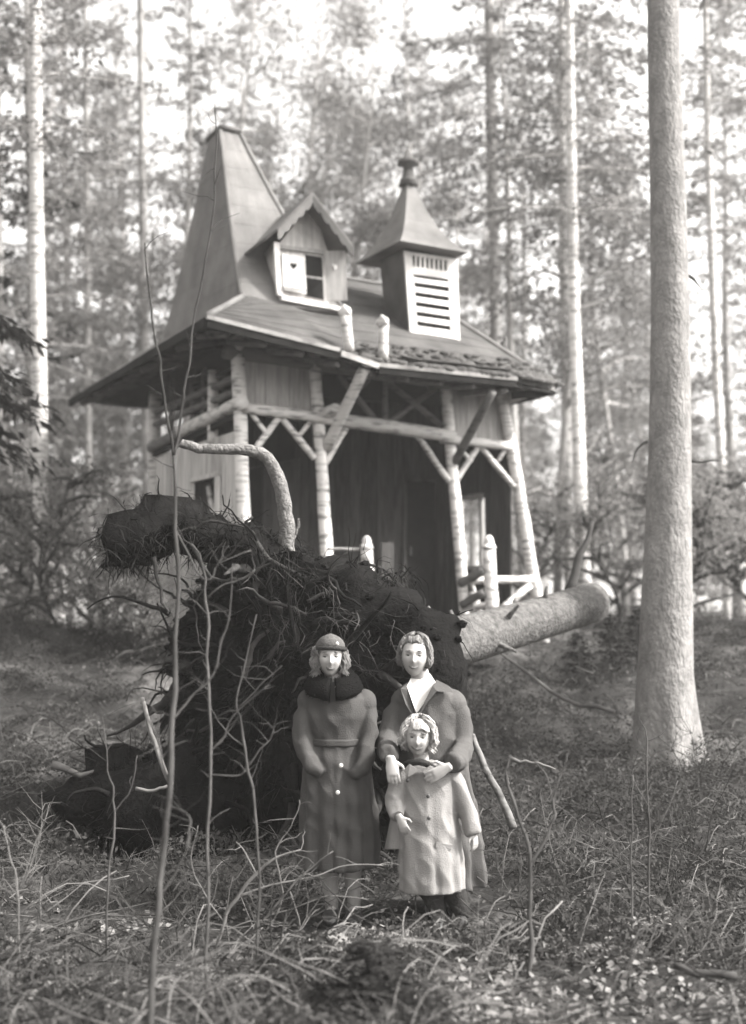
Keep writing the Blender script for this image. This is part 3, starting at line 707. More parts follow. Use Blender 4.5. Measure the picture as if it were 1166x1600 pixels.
# roots that the photograph shows clearly
def pxroot(pts, Y, r0, r1, m='pale_root', parent=ut, name='root', label=None, n=9, res=18):
    P = [W(x, y, Y if not isinstance(Y, tuple) else Y[0] + (Y[1] - Y[0]) * i / (len(pts) - 1)) for i, (x, y) in enumerate(pts)]
    # smooth the polyline (Catmull-Rom)
    Q = []
    for i in range(len(P) - 1):
        a, b, c_, d = P[max(i - 1, 0)], P[i], P[i + 1], P[min(i + 2, len(P) - 1)]
        for k in range(5):
            t = k / 5; Q.append(0.5 * ((2 * b) + (c_ - a) * t + (2 * a - 5 * b + 4 * c_ - d) * t * t + (3 * b - a - 3 * c_ + d) * t ** 3))
    Q.append(P[-1]); m_ = len(Q); Q = [q + Vector((mnoise.noise(Vector((pts[0][0], i * 0.5, 0))), 0, mnoise.noise(Vector((pts[0][1], i * 0.5, 3))))) * 0.02 * (0 < i) for i, q in enumerate(Q)]
    return MB().tube(Q, [r0 + (r1 - r0) * i / (m_ - 1) for i in range(m_)], n, 0.12, seed=pts[0][0]).build(name, m, parent, True, label=label)
pxroot([(450, 920), (449, 850), (445, 790), (432, 742), (413, 712), (385, 703), (345, 702), (310, 700), (282, 692)], (8.9, 8.75), 0.060, 0.030, 'log_bark', label='thick bent bare stem arching over the root plate', n=12)
pxroot([(452, 850), (462, 830), (468, 812)], 8.9, 0.022, 0.012, 'log_bark')
for pts, r in (([(390, 830), (420, 872), (470, 900)], .022), ([(400, 935), (440, 945), (480, 960)], .018), ([(545, 905), (556, 935), (550, 965)], .016), ([(300, 850), (330, 900), (372, 905), (420, 880)], .014),
               ([(380, 1062), (395, 1010), (420, 985)], .024), ([(420, 1030), (430, 1012), (445, 1000)], .02), ([(480, 940), (520, 925), (580, 935)], .014), ([(600, 900), (640, 935), (660, 975)], .014),
               ([(240, 870), (250, 920), (262, 960)], .016), ([(560, 880), (600, 890), (640, 930)], .012), ([(285, 835), (330, 815), (390, 825)], .014)):
    pxroot(pts, 8.55 if pts[0][0] < 500 else 8.9, r, r * 0.45)
# pale splintered pole behind the woman with the open collar
pxroot([(668, 948), (677, 975), (684, 1010), (692, 1052), (700, 1090)], 8.35, 0.014, 0.022, 'pale_twig', name='root_stub')
pxroot([(662, 952), (674, 962)], 8.35, 0.012, 0.02, 'pale_twig', name='root_stub')
# hair-fine rootlets and hanging moss over the whole plate
def strands(N, fn, name, m, parent, kind='stuff', seg=4, w=0.004):
    V = []; Fc = []
    for i in range(N):
        p, d, L, g, ww = fn(); pts = crooked(p, d, L, seg, 0.3, g); side = Vector((random.gauss(0, 1), random.gauss(0, 1), random.gauss(0, .4))).normalized() * (ww or w)
        b = len(V)
        for k, q in enumerate(pts):
            s_ = side * (1 - 0.75 * k / seg); V.append(q - s_); V.append(q + s_)
        for k in range(seg): Fc.append((b + 2 * k, b + 2 * k + 1, b + 2 * k + 3, b + 2 * k + 2))
    o = link(name, np_mesh(name, np.array([(q.x, q.y, q.z) for q in V]) - np.array(wloc(parent)), Fc), m, parent); o['kind'] = kind; return o
PLV = [(q, i) for i, r_ in enumerate(rings_plate[:12]) for q in r_]; TFV = [q for r_ in rings_turf for q in r_]
def f_surf():
    q, i = random.choice(PLV); out = (q - RC).normalized()
    return q + TD * 0.02, out * 0.6 - TD * random.uniform(0.1, 0.9) + Vector((random.gauss(0, .5), 0, random.gauss(0, .5))), random.uniform(0.08, 0.34), 0.16, random.uniform(0.002, 0.006)
def f_turf():
    q = random.choice(TFV); return q, Vector((random.gauss(0, .8), random.gauss(-.2, .6), random.gauss(0, .6))), random.uniform(0.06, 0.2), 0.3, random.uniform(0.003, 0.008)
def f_plate():
    an = random.uniform(0, 2 * math.pi); r = math.sqrt(random.uniform(0.05, 1.06)) * plate_r(an)
    p = RC + TX * math.cos(an) * r + TY * math.sin(an) * r - TD * random.uniform(0.08, 0.3)
    return p, TX * math.cos(an) * 0.7 + TY * math.sin(an) * 0.5 - TD * random.uniform(0, 0.9), random.uniform(0.08, 0.36), 0.15, random.uniform(0.002, 0.006)
BKV = [q for r_ in rings_bank for q in r_]
def f_bank():
    q = random.choice(BKV); return q, (q - RB).normalized() + Vector((random.gauss(0, .5), random.gauss(-.3, .4), random.gauss(.1, .4))), random.uniform(0.08, 0.3), 0.2, random.uniform(0.002, 0.006)
strands(500, f_bank, 'bank_rootlets', 'root', ut); strands(350, f_bank, 'bank_moss', 'moss', ut)
for i in range(16):
    q = random.choice(BKV); MB().tube(crooked(q, (q - RB) + Vector((random.gauss(0, .3), -.3, .1)), random.uniform(0.25, 0.5), 8, 0.3, 0.12), [0.02 * (1 - 0.85 * k / 8) + 0.002 for k in range(9)], 6).build('root', 'root', ut, True)
strands(1500, f_surf, 'rootlets', 'root', ut)
strands(220, f_surf, 'rootlets', 'pale_root', ut)
strands(1700, f_turf, 'turf_moss', 'moss', ut)
cl_ = MB()
for i in range(520):
    q, k_ = random.choice(PLV); r = random.uniform(0.010, 0.034); cl_.ball(q - TD * 0.01, (r * 1.2, r, r * 0.9), 7, 5, fn=lambda x, y, z, o=i: 1 + 0.35 * mnoise.noise(Vector((x * 2 + o, y * 2, z * 2))))
tag(cl_.build('clods', 'soil', ut), kind='stuff')
def f_top():
    t = random.random(); p = W(172 + 480 * t, 845 - 34 * math.sin(math.pi * min(1, t * 1.6)) + (60 * t if t > 0.5 else 10 * t) + random.uniform(-12, 40), random.uniform(8.4, 9.2))
    return p, Vector((random.gauss(0, 0.7), random.gauss(-0.3, 0.5), random.gauss(0.1, 0.4))), random.uniform(0.08, 0.25), 0.35, random.uniform(0.003, 0.007)
strands(1300, f_top, 'hanging_moss', 'moss', ut)
def f_pale():
    an = random.uniform(0.1, 1.2) ; r = random.uniform(0.5, 1.05) * plate_r(an)
    p = RC + TX * math.cos(an) * r + TY * math.sin(an) * r - TD * random.uniform(0.2, 0.34)
    return p, TX * random.gauss(0, 1) + TY * random.gauss(0, 0.7) - TD * 0.3, random.uniform(0.1, 0.35), 0.1, random.uniform(0.002, 0.005)
strands(220, f_pale, 'pale_rootlets', 'pale_root', ut)

# ------------------------------------------------------------------ trees
def leaf_quads(C, D, L, Wd):
    """rhombic sprigs: centres C, directions D, lengths L, widths Wd (numpy)"""
    n = len(C); D = D / np.linalg.norm(D, axis=1, keepdims=True)
    R = RNG.normal(size=(n, 3)); S = np.cross(D, R); S /= np.linalg.norm(S, axis=1, keepdims=True)
    L = L[:, None]; Wd = Wd[:, None]
    V = np.stack([C, C + D * L * 0.45 + S * Wd, C + D * L, C + D * L * 0.45 - S * Wd], 1).reshape(-1, 3)
    return V, np.arange(n * 4).reshape(n, 4)
def spruce_meshes(h, r, z0, Lmax, nb, per, size, seed, ragged=0.3, flat=0.0):
    rs = np.random.default_rng(seed); rnd = random.Random(seed)
    tp = [(0.06 * math.sin(i * 0.7 + seed), 0.05 * math.sin(i * 0.9 + seed * 2), h * i / 12) for i in range(13)]
    trunk = MB().tube(tp, [r * (1.25 if i == 0 else 1) * (1 - 0.93 * i / 12) + 0.006 for i in range(13)], 9, 0.12, seed=seed)
    limbs = MB(); C = []; D = []; Ls = []
    for b in range(nb):
        t = rnd.random() ** 0.85; z = z0 + (h - z0) * t * 0.985; a = rnd.uniform(0, 2 * math.pi)
        L = Lmax * ((1 - t) ** 0.75 * (1 - flat) + flat * math.sin(math.pi * min(1, 0.12 + 0.88 * t)) ** 0.6) * rnd.uniform(1 - ragged * 1.6, 1.15) + 0.18
        el = rnd.uniform(-0.25, 0.12) + 0.5 * t
        d = np.array([math.cos(a) * math.cos(el), math.sin(a) * math.cos(el), math.sin(el)]); s = np.array([-math.sin(a), math.cos(a), 0])
        k = max(4, int(per * L / Lmax)); q = rs.random(k) ** 0.7
        droop = -0.16 * L * q ** 2 + 0.06 * L * np.maximum(0, q - 0.7)
        lat = rs.normal(size=k) * 0.12 * L * (1.15 - q)
        c = d[None] * (q * L)[:, None] + s[None] * lat[:, None]; c[:, 2] += droop + z - np.abs(lat) * 0.25 + rs.normal(size=k) * 0.04
        C.append(c); dd = d[None] * 0.8 + s[None] * (np.sign(lat) * 0.6)[:, None] + rs.normal(size=(k, 3)) * 0.45; dd[:, 2] -= 0.35
        D.append(dd); Ls.append(rs.uniform(0.6, 1.3, k) * size)
        pts = [Vector((d[0] * L * f, d[1] * L * f, z + d[2] * L * f - 0.16 * L * f * f)) for f in (0, 0.35, 0.7, 1.0)]
        if b % 2 == 0: limbs.tube(pts, [0.012 + 0.012 * L / Lmax, 0.012, 0.007, 0.003], 4, caps=False)
    C = np.concatenate(C); D = np.concatenate(D); Ls = np.concatenate(Ls)
    V, Fq = leaf_quads(C, D, Ls, Ls * rs.uniform(0.16, 0.34, len(Ls)))
    return trunk.mesh('trunk', smooth=True), limbs.mesh('limbs'), np_mesh('crown', V, Fq)
def leafy_meshes(h, r, seed, nl=16, blob=220, size=0.13, low=0.3, spread=1.7):
    rs = np.random.default_rng(seed); rnd = random.Random(seed)
    tp = [Vector((0.25 * math.sin(i * 0.5 + seed), 0.2 * math.sin(i * 0.63 + seed * 3), h * i / 10)) for i in range(11)]
    trunk = MB().tube(tp, [r * (1 - 0.9 * i / 10) + 0.008 for i in range(11)], 8, 0.1, seed=seed)
    limbs = MB(); C = []
    for b in range(nl):
        t = low + (1 - low) * rnd.random(); i = min(9, int(t * 10)); p = tp[i].lerp(tp[i + 1], t * 10 - i); a = rnd.uniform(0, 6.283)
        L = spread * (1.15 - 0.7 * t) * rnd.uniform(0.6, 1.2); pts = crooked2(rnd, p, (math.cos(a), math.sin(a), 0.55), L, 5, 0.25)
        limbs.tube(pts, [0.035 * (1 - k / 6) + 0.005 for k in range(6)], 5, caps=False)
        for q in pts[2:]:
            n = int(blob / 4 * rnd.uniform(0.5, 1.4)); c = np.array(q)[None] + rs.normal(size=(n, 3)) * np.array([0.27, 0.27, 0.15]) * spread / 1.7; C.append(c)
    C = np.concatenate(C); D = rs.normal(size=(len(C), 3)); D[:, 2] -= 0.3; Ls = rs.uniform(0.6, 1.3, len(C)) * size
    V, Fq = leaf_quads(C, D, Ls, Ls * 0.36)
    return trunk.mesh('trunk', smooth=True), limbs.mesh('limbs'), np_mesh('crown', V, Fq)
def crooked2(rnd, p, d, L, n, wand):
    pts = [Vector(p)]; d = Vector(d).normalized()
    for i in range(n):
        d = (d + Vector((rnd.gauss(0, wand), rnd.gauss(0, wand), rnd.gauss(0, wand)))).normalized(); pts.append(pts[-1] + d * (L / n))
    return pts
VAR = {}
for k in range(3): VAR['spruce', k] = spruce_meshes(17, 0.14, 3.2, 2.3, 130, 105, 0.13, 100 + k, 0.45)
for k in range(2): VAR['pine', k] = spruce_meshes(19, 0.15, 8.0, 2.5, 95, 115, 0.13, 200 + k, 0.5, 0.8)
for k in range(3): VAR['leafy', k] = leafy_meshes(13, 0.085, 300 + k, 26, 330, 0.095, 0.15, 2.2)
for k in range(2): VAR['young', k] = spruce_meshes(3.2, 0.04, 0.15, 1.0, 110, 26, 0.15, 400 + k)
for k in range(3): VAR['bush', k] = leafy_meshes(2.2, 0.02, 500 + k, 22, 110, 0.065, 0.08, 1.2)
def plant_tree(name, kind, k, x, y, s, label, cat, group, bark, leaf, sz=None, tilt=0.0):
    t = thing(name, (x, y, hz(x, y) - 0.05), label, cat, group); t.rotation_euler = (tilt + random.gauss(0, 0.02), random.gauss(0, 0.025), random.uniform(0, 6.28))
    t.scale = (s, s, sz or s)
    tm, lm_, cm = VAR[kind, k]
    for nm, me, m in (('trunk' if kind != 'bush' else 'stem', tm, bark), ('limbs', lm_, bark), ('crown' if kind != 'bush' else 'foliage', cm, leaf)):
        if not me.materials: me.materials.append(MATS[m])
        o = bpy.data.objects.new(nm, me); col.objects.link(o); o.parent = t
        if nm == 'limbs': o['kind'] = 'stuff'
        if me.materials[0] != MATS[m]:
            o.material_slots[0].link = 'OBJECT'; o.material_slots[0].material = MATS[m]
    return t

# big spruce on the right: bare trunk in view, its crown above the frame
bx, by = W(1040, 1190, 11.5).x, 11.5
big = thing('spruce_tree', (bx, by, hz(bx, by)), 'thick bare spruce trunk with flared foot, nearest tree at the right', 'tree')
prof = [(1250, 1040, 150), (1205, 1040, 118), (1170, 1040, 103), (1120, 1040, 95), (1050, 1039, 87), (950, 1042, 80), (850, 1044, 74), (700, 1047, 66), (500, 1048, 60), (300, 1044, 56), (100, 1038, 52), (-50, 1036, 49), (-250, 1034, 46), (-700, 1030, 38), (-1300, 1026, 22), (-1700, 1026, 6)]
rings = []
for j, (py, px, w) in enumerate(prof):
    c = W(px, py, by); ring = []
    for k in range(36):
        an = 2 * math.pi * k / 36; lob = 0
        fl = max(0.0, (py - 1080) / 150.0)
        if fl > 0: lob = fl * 0.28 * (math.sin(an * 4 + 0.8) + 0.6 * math.sin(an * 3 + 2))
        r = w / 2 / F * by * (1 + lob + 0.035 * mnoise.noise(Vector((math.cos(an) * 2, math.sin(an) * 2, j * 0.8))))
        ring.append(Vector((c.x + math.cos(an) * r, by + math.sin(an) * r, c.z)))
    rings.append(ring)
MB().loft(rings).build('trunk', 'spruce_bark', big, True)
_, lm_, cm = spruce_meshes(17.5, 0.2, 9.5, 2.6, 170, 34, 0.24, 77)
for nm, me, m in (('limbs', lm_, 'thin_bark'), ('crown', cm, 'needles')): tag(link(nm, me, m, big), kind='stuff' if nm == 'limbs' else None)
for (px, py, dx, L) in ((1012, 690, -1, 0.28), (1078, 720, 1, 0.3), (1075, 430, 1, 0.2), (1020, 905, -1, 0.06)):
    p = W(px, py, by); MB().tube(crooked(p, (dx, -0.3, -0.25), L, 5, 0.2, 0.05), [0.018, 0.014, 0.011, 0.008, 0.005, 0.002], 6).build('dead_branch', 'twig', big, True)

# pale trunk at the far left and the other trunks one can tell apart
def px_trunk(name, label, prof, Y, bark, leaf=None, crown=('pine', 0), cat='tree', group=None, cs=1.0):
    x0 = W(prof[0][1], prof[0][0], Y).x; z0 = hz(x0, Y)
    t = thing(name, (x0, Y, z0), label, cat, group)
    pts = [Vector((x0, Y, z0 - 0.2))] + [W(px, py, Y) for py, px, w in prof]; rr = [prof[0][2] / 2 / F * Y * 1.1] + [w / 2 / F * Y for _, _, w in prof]
    pts = [p for p in pts if p.z >= z0 - 0.21]; rr = rr[-len(pts):] if len(rr) > len(pts) else rr
    MB().tube(pts, rr, 12, 0.10, seed=Y).build('trunk', bark, t, True)
    if leaf:
        tm, l2, c2 = VAR[crown]; top = pts[-1].z - z0; src = {'pine': 19, 'spruce': 17, 'leafy': 13}[crown[0]]
        for nm, me, m in (('limbs', l2, bark), ('crown', c2, leaf)):
            o = bpy.data.objects.new(nm, me); col.objects.link(o); o.parent = t
            if nm == 'limbs': o['kind'] = 'stuff'
            if not me.materials: me.materials.append(MATS[m])
            o.material_slots[0].link = 'OBJECT'; o.material_slots[0].material = MATS[m]
            o.scale = (cs, cs, top / src); o.location = (pts[-1].x - x0, 0, 0)
    return t
px_trunk('birch_tree', 'pale slender birch trunk at the far left edge', [(1055, 68, 26), (850, 65, 25), (600, 62, 24), (400, 58, 23), (200, 56, 21), (0, 55, 19), (-300, 53, 14), (-700, 52, 5)], 16.5, 'grey_birch', 'leaves', ('pine', 0), cs=0.7)
px_trunk('pine_tree', 'pale pine trunk right of the pavilion eave, left one of a close pair', [(960, 890, 16), (800, 888, 16), (600, 884, 15), (400, 880, 14), (200, 878, 12), (-200, 876, 8), (-500, 876, 3)], 22, 'grey_birch', 'needles', ('pine', 1))
px_trunk('pine_tree', 'pale pine trunk right of the pavilion eave, right one of a close pair', [(950, 914, 24), (800, 908, 23), (650, 903, 21), (500, 898, 19), (300, 894, 16), (0, 890, 12), (-400, 886, 4)], 19.5, 'birch_bark', 'needles', ('pine', 0))
px_trunk('pine_tree', 'thin pale trunk behind the big spruce at the right', [(960, 1136, 13), (780, 1130, 14), (600, 1120, 14), (400, 1112, 13), (200, 1106, 11), (-100, 1100, 8), (-400, 1098, 3)], 24, 'birch_bark', 'needles', ('pine', 1))
px_trunk('pine_tree', 'tall grey trunk rising behind the louvred turret', [(960, 782, 20), (700, 778, 20), (400, 772, 19), (200, 768, 18), (0, 764, 16), (-300, 760, 10), (-600, 758, 3)], 27, 'thin_bark', 'needles', ('pine', 0))
px_trunk('pine_tree', 'grey trunk standing left of the pavilion spire', [(1000, 232, 14), (700, 228, 14), (400, 224, 14), (200, 222, 13), (0, 220, 12), (-300, 218, 8), (-600, 216, 3)], 26, 'thin_bark', 'needles', ('spruce', 1), cs=0.8)
px_trunk('pine_tree', 'dark thin trunk in the gap below the left eave', [(1050, 146, 13), (900, 140, 13), (700, 138, 12), (400, 136, 11), (100, 134, 8), (-200, 132, 3)], 24, 'thin_bark', 'needles', ('spruce', 2), cs=0.8)
px_trunk('pine_tree', 'dark trunk cut by the left edge of the picture', [(1060, 2, 22), (900, 0, 22), (700, -2, 21), (400, -4, 19), (0, -6, 14), (-400, -8, 4)], 21, 'thin_bark', 'dark_needles', ('spruce', 0), cs=0.9)
px_trunk('pine_tree', 'slim grey trunk just right of the pale birch', [(1050, 112, 10), (900, 110, 10), (700, 107, 10), (400, 103, 9), (0, 100, 6), (-200, 99, 2)], 29, 'thin_bark', 'needles', ('spruce', 1), cs=0.7)

# forest behind: rows of trees, each one a thing of its own
random.seed(21)
spots = []
def far_ok(x, y, d):
    return all((x - a) ** 2 + (y - b) ** 2 > d * d for a, b in spots)
kinds = {'spruce': ('spruce_tree', 'spruce', 'needles', 'haze_pale_bark'), 'leafy': ('leafy_tree', 'leafy tree', 'leaves', 'haze_pale_bark'), 'pine': ('pine_tree', 'pine', 'needles', 'haze_pale_bark')}
FOREST = {}
ORD = ['leftmost', 'second', 'third', 'fourth', 'fifth', 'sixth', 'seventh', 'eighth', 'ninth', 'tenth', 'eleventh', 'twelfth', 'thirteenth', 'fourteenth', 'fifteenth', 'sixteenth', 'seventeenth', 'eighteenth', 'nineteenth', 'twentieth', 'twenty-first', 'twenty-second', 'twenty-third', 'twenty-fourth', 'twenty-fifth']
def ordinal(i, n): return 'only one' if n == 1 else 'rightmost' if i == n - 1 else 'leftmost' if i == 0 else (ORD[i] + ' from the left' if i <= n // 2 else ORD[n - 1 - i] + ' from the right')
count = 0
for (y0, y1, n, mind) in ((21, 27, 9, 2.8), (27, 38, 20, 3.0), (38, 58, 34, 3.2), (58, 95, 46, 3.6)):
    tries = 0; made = 0
    while made < n and tries < 3000:
        tries += 1; y = random.uniform(y0, y1); hw_ = y * 0.34 + 1.5; x = random.uniform(-hw_, hw_)
        pxx = 583 + F * x / y
        if y < 22.5 and 150 < pxx < 850: continue
        if not far_ok(x, y, mind): continue
        spots.append((x, y)); made += 1; count += 1
        kd = random.choices(('spruce', 'leafy', 'pine'), (0.42, 0.5, 0.08))[0]; nm, cat, leaf, bark = kinds[kd]
        s = random.uniform(0.75, 1.15)
        side = 'far left' if pxx < 200 else 'left' if pxx < 450 else 'middle' if pxx < 700 else 'right' if pxx < 950 else 'far right'
        dist = {21: 'front row', 27: 'second row', 38: 'third row', 58: 'farthest row'}[y0]
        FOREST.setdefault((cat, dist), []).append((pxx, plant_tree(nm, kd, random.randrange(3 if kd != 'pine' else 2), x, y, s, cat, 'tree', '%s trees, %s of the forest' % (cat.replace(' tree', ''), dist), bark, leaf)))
for (x, y, s_) in ((-1.1, 30, 1.2), (0.1, 34, 1.3), (-2.2, 37, 1.35), (-0.4, 46, 1.4), (-3.3, 29, 1.15), (1.2, 41, 1.4)):
    FOREST.setdefault(('leafy tree', 'second row' if y < 38 else 'third row'), []).append((583 + F * x / y, plant_tree('leafy_tree', 'leafy', int(y) % 3, x, y, s_, 'leafy tree', 'tree', 'leafy trees, %s of the forest' % ('second row' if y < 38 else 'third row'), 'haze_pale_bark', 'leaves')))
for (cat, dist), lst in FOREST.items():
    for i, (_, t) in enumerate(sorted(lst, key=lambda q: q[0])): t['label'] = 'faint %s in the %s of the forest, %s' % (cat, dist, ordinal(i, len(lst)))
# young spruces and bushes at the forest edge
EDGE = {}
bushes = [('bush', -2.55, 13.7, 0.5), ('bush', -3.05, 14.6, 0.6), ('bush', -3.9, 15.6, 0.9), ('bush', -4.9, 17.5, 1.1), ('young', -5.6, 19.5, 1.0), ('bush', -3.2, 18.4, 0.9), ('young', -6.6, 22.5, 1.3), ('bush', -4.4, 21.5, 1.2), ('bush', -7.2, 21.0, 1.1),
          ('bush', 4.2, 17.0, 0.95), ('bush', 5.2, 18.3, 1.1), ('young', 4.9, 20.5, 1.1), ('bush', 3.4, 18.8, 0.9), ('bush', 6.6, 21.5, 1.3), ('young', 5.9, 16.4, 0.75), ('bush', 2.9, 21.5, 1.0), ('bush', 7.4, 24.0, 1.4), ('bush', 4.6, 24.5, 1.4), ('bush', 5.6, 14.8, 0.6)]
for i, (kd, x, y, s) in enumerate(bushes):
    sd = 'left' if x < 0 else 'right'
    t = plant_tree('bush' if kd == 'bush' else 'young_spruce', kd, i % (3 if kd == 'bush' else 2), x, y, s, '%s at the forest edge %s of the pavilion' % ('twiggy bush' if kd == 'bush' else 'young spruce', sd), 'bush' if kd == 'bush' else 'tree', '%s, %s' % ('bushes' if kd == 'bush' else 'young spruces', sd), 'twig', 'bush_leaf' if kd == 'bush' else 'needles'); EDGE.setdefault((kd, sd), []).append((x / y, t))
for (kd, sd), lst in EDGE.items():
    for i, (_, t) in enumerate(sorted(lst, key=lambda q: q[0])): t['label'] = t['label'] + ', ' + ordinal(i, len(lst))
for i, (px, py, Y, s, sm) in enumerate(((955, 985, 13.6, 0.30, 0.22), (1000, 990, 13.9, 0.26, 0.2), (905, 995, 13.3, 0.22, 0.18))):
    x = W(px, py, Y).x
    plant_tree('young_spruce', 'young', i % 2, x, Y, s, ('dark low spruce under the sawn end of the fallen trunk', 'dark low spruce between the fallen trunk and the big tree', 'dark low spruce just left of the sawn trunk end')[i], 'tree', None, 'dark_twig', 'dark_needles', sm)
x = W(590, 1590, 5.35).x
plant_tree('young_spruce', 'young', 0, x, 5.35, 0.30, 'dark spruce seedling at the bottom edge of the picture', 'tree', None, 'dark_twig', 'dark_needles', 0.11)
# dark spruce bough reaching in at the left edge
bt = thing('spruce_tree', (-4.8, 13.4, hz(-4.8, 13.4)), 'dark spruce just outside the left edge with drooping boughs', 'tree')
MB().tube([(-4.8, 13.4, hz(-4.8, 13.4) - 0.2), (-4.8, 13.4, 4.5), (-4.75, 13.4, 9.0)], [0.12, 0.1, 0.02], 9).build('trunk', 'thin_bark', bt, True)
C = []; D = []
for bgh in range(13):
    a = random.uniform(-0.9, 0.6); L = random.uniform(0.9, 1.35); z = random.uniform(3.6, 5.2)
    for q in np.linspace(0.1, 1, 60):
        C.append((-4.8 + math.cos(a) * L * q + random.gauss(0, .05), 13.4 + math.sin(a) * L * q + random.gauss(0, .05), z - 0.35 * L * q * q + random.gauss(0, .03))); D.append((math.cos(a) + random.gauss(0, .6), math.sin(a) + random.gauss(0, .6), -0.9))
V, Fq = leaf_quads(np.array(C), np.array(D), RNG.uniform(0.12, 0.26, len(C)), RNG.uniform(0.015, 0.035, len(C)))
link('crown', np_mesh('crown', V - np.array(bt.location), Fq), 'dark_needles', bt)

# ------------------------------------------------------------------ saplings and branches in the foreground
def sapling(name, label, cat, Y, main, branches, m='twig', group=None):
    """main and branches: list of (px,py,width_px); Y may be a pair (foot, top)"""
    Y0, Y1 = Y if isinstance(Y, tuple) else (Y, Y)
    f = W(main[0][0], main[0][1], Y0); t = thing(name, (f.x, Y0, hz(f.x, Y0)), label, cat, group)
    ytop = min(p[1] for p in main)
    def dep(py): return Y0 + (Y1 - Y0) * max(0, min(1, (main[0][1] - py) / max(1, main[0][1] - ytop)))
    def tube(nm, pl, first=False):
        P = [W(a, b, dep(b)) for a, b, _ in pl]; R = [max(0.0018, w * 0.36 / F * dep(b)) for _, b, w in pl]
        if first: P = [Vector((P[0].x, P[0].y, min(P[0].z, hz(P[0].x, P[0].y)) - 0.06))] + P; R = [R[0] * 1.1] + R
        Q = []; RQ = []
        for i in range(len(P) - 1):
            a, b, c_, d = P[max(i - 1, 0)], P[i], P[i + 1], P[min(i + 2, len(P) - 1)]
            for k in range(4):
                s_ = k / 4; Q.append(0.5 * ((2 * b) + (c_ - a) * s_ + (2 * a - 5 * b + 4 * c_ - d) * s_ ** 2 + (3 * b - a - 3 * c_ + d) * s_ ** 3)); RQ.append(R[i] + (R[i + 1] - R[i]) * s_)
        Q.append(P[-1]); RQ.append(R[-1]); sd = pl[0][0] * 0.13
        Q = [q + Vector((mnoise.noise(Vector((sd, i * 0.45, 0))), mnoise.noise(Vector((sd, i * 0.45, 5))), 0)) * 0.016 * (i > 1) for i, q in enumerate(Q)]
        RQ = [r * (1 + 0.22 * mnoise.noise(Vector((sd + 4, i * 0.9, 2)))) for i, r in enumerate(RQ)]
        mbs = MB().tube(Q, RQ, 7, 0.2, seed=pl[0][0]); rt = random.Random(int(pl[0][0] * 7 + pl[0][1]))
        for i in range(3, len(Q)):
            if Q[i].z - t.location.z < 0.25 or rt.random() > 0.5: continue
            a = rt.uniform(0, 6.28); tl = rt.uniform(0.05, 0.22)
            mbs.tube(crooked2(rt, Q[i], (math.cos(a), math.sin(a) * 0.6, rt.uniform(0.1, 1.0)), tl, 4, 0.25), [min(RQ[i] * 0.7, 0.003), 0.0022, 0.0018, 0.0013, 0.0008], 4, caps=False)
        mbs.build(nm, m, t, True)
    tube('stem', main, True)
    for b in branches: tube('branch', b)
    return t
sapling('sapling', 'tall dark sapling in front of the root plate, forking before the left eave', 'sapling', (5.0, 6.2),
        [(232, 1640, 17), (241, 1500, 15), (252, 1380, 14), (263, 1250, 13), (270, 1120, 12), (277, 960, 10), (276, 830, 9), (272, 710, 8)],
        [[(272, 712, 7), (264, 660, 6), (252, 580, 6), (241, 520, 5), (232, 440, 4), (226, 380, 3)], [(272, 712, 6), (284, 650, 6), (292, 590, 5), (303, 500, 5), (318, 430, 4), (332, 340, 4), (337, 240, 3), (338, 160, 2)],
         [(276, 830, 4), (320, 905, 4), (345, 880, 3), (390, 860, 3)], [(270, 1125, 6), (298, 1090, 5), (330, 1060, 5), (345, 1010, 4), (360, 950, 4), (364, 880, 3)], [(266, 1230, 6), (250, 1170, 5), (232, 1120, 5), (222, 1090, 4)],
         [(264, 1260, 6), (290, 1270, 5), (298, 1300, 5), (290, 1330, 4)], [(250, 1400, 4), (285, 1350, 3), (300, 1300, 3)]], 'dark_twig')
sapling('sapling', 'thin straight sapling just right of the tall dark one', 'sapling', (5.7, 6.3),
        [(322, 1640, 8), (324, 1500, 8), (325, 1330, 7), (328, 1180, 7), (326, 1050, 7), (324, 960, 7), (319, 890, 5), (300, 850, 4)],
        [[(324, 935, 4), (345, 915, 4), (380, 905, 3), (400, 890, 3)], [(328, 1175, 4), (350, 1150, 4), (372, 1110, 3), (420, 1070, 3)], [(326, 1210, 3), (370, 1212, 3), (385, 1205, 2)], [(324, 960, 3), (300, 938, 3), (280, 942, 2)]], 'twig')
sapling('sapling', 'slender sapling with crossing twigs left of the hatted woman', 'sapling', (6.1, 6.5),
        [(404, 1640, 6), (404, 1480, 6), (403, 1340, 6), (396, 1250, 6), (386, 1190, 6), (374, 1120, 6), (371, 1090, 5), (378, 1055, 4), (400, 960, 3)],
        [[(374, 1120, 4), (340, 1165, 4), (330, 1175, 3)], [(373, 1105, 3), (410, 1070, 3), (440, 1040, 2)], [(388, 1198, 4), (408, 1170, 4), (426, 1150, 3), (430, 1135, 2)], [(380, 1165, 3), (350, 1140, 3), (335, 1120, 2)]], 'twig')
sapling('sapling', 'forked pale sapling to the right of the child', 'sapling', (5.9, 6.3),
        [(826, 1640, 12), (828, 1520, 11), (828, 1430, 10), (828, 1350, 9), (815, 1290, 8), (800, 1240, 7), (790, 1205, 5), (800, 1180, 4)],
        [[(828, 1350, 7), (848, 1315, 7), (864, 1285, 6), (864, 1255, 5), (876, 1210, 4), (885, 1180, 3)], [(866, 1270, 4), (860, 1225, 4), (838, 1190, 3), (825, 1165, 2)], [(828, 1560, 6), (860, 1530, 5), (882, 1490, 4)], [(815, 1290, 4), (850, 1305, 3), (870, 1312, 2)], [(826, 1590, 5), (790, 1560, 4), (740, 1580, 3), (720, 1600, 2)]], 'twig')
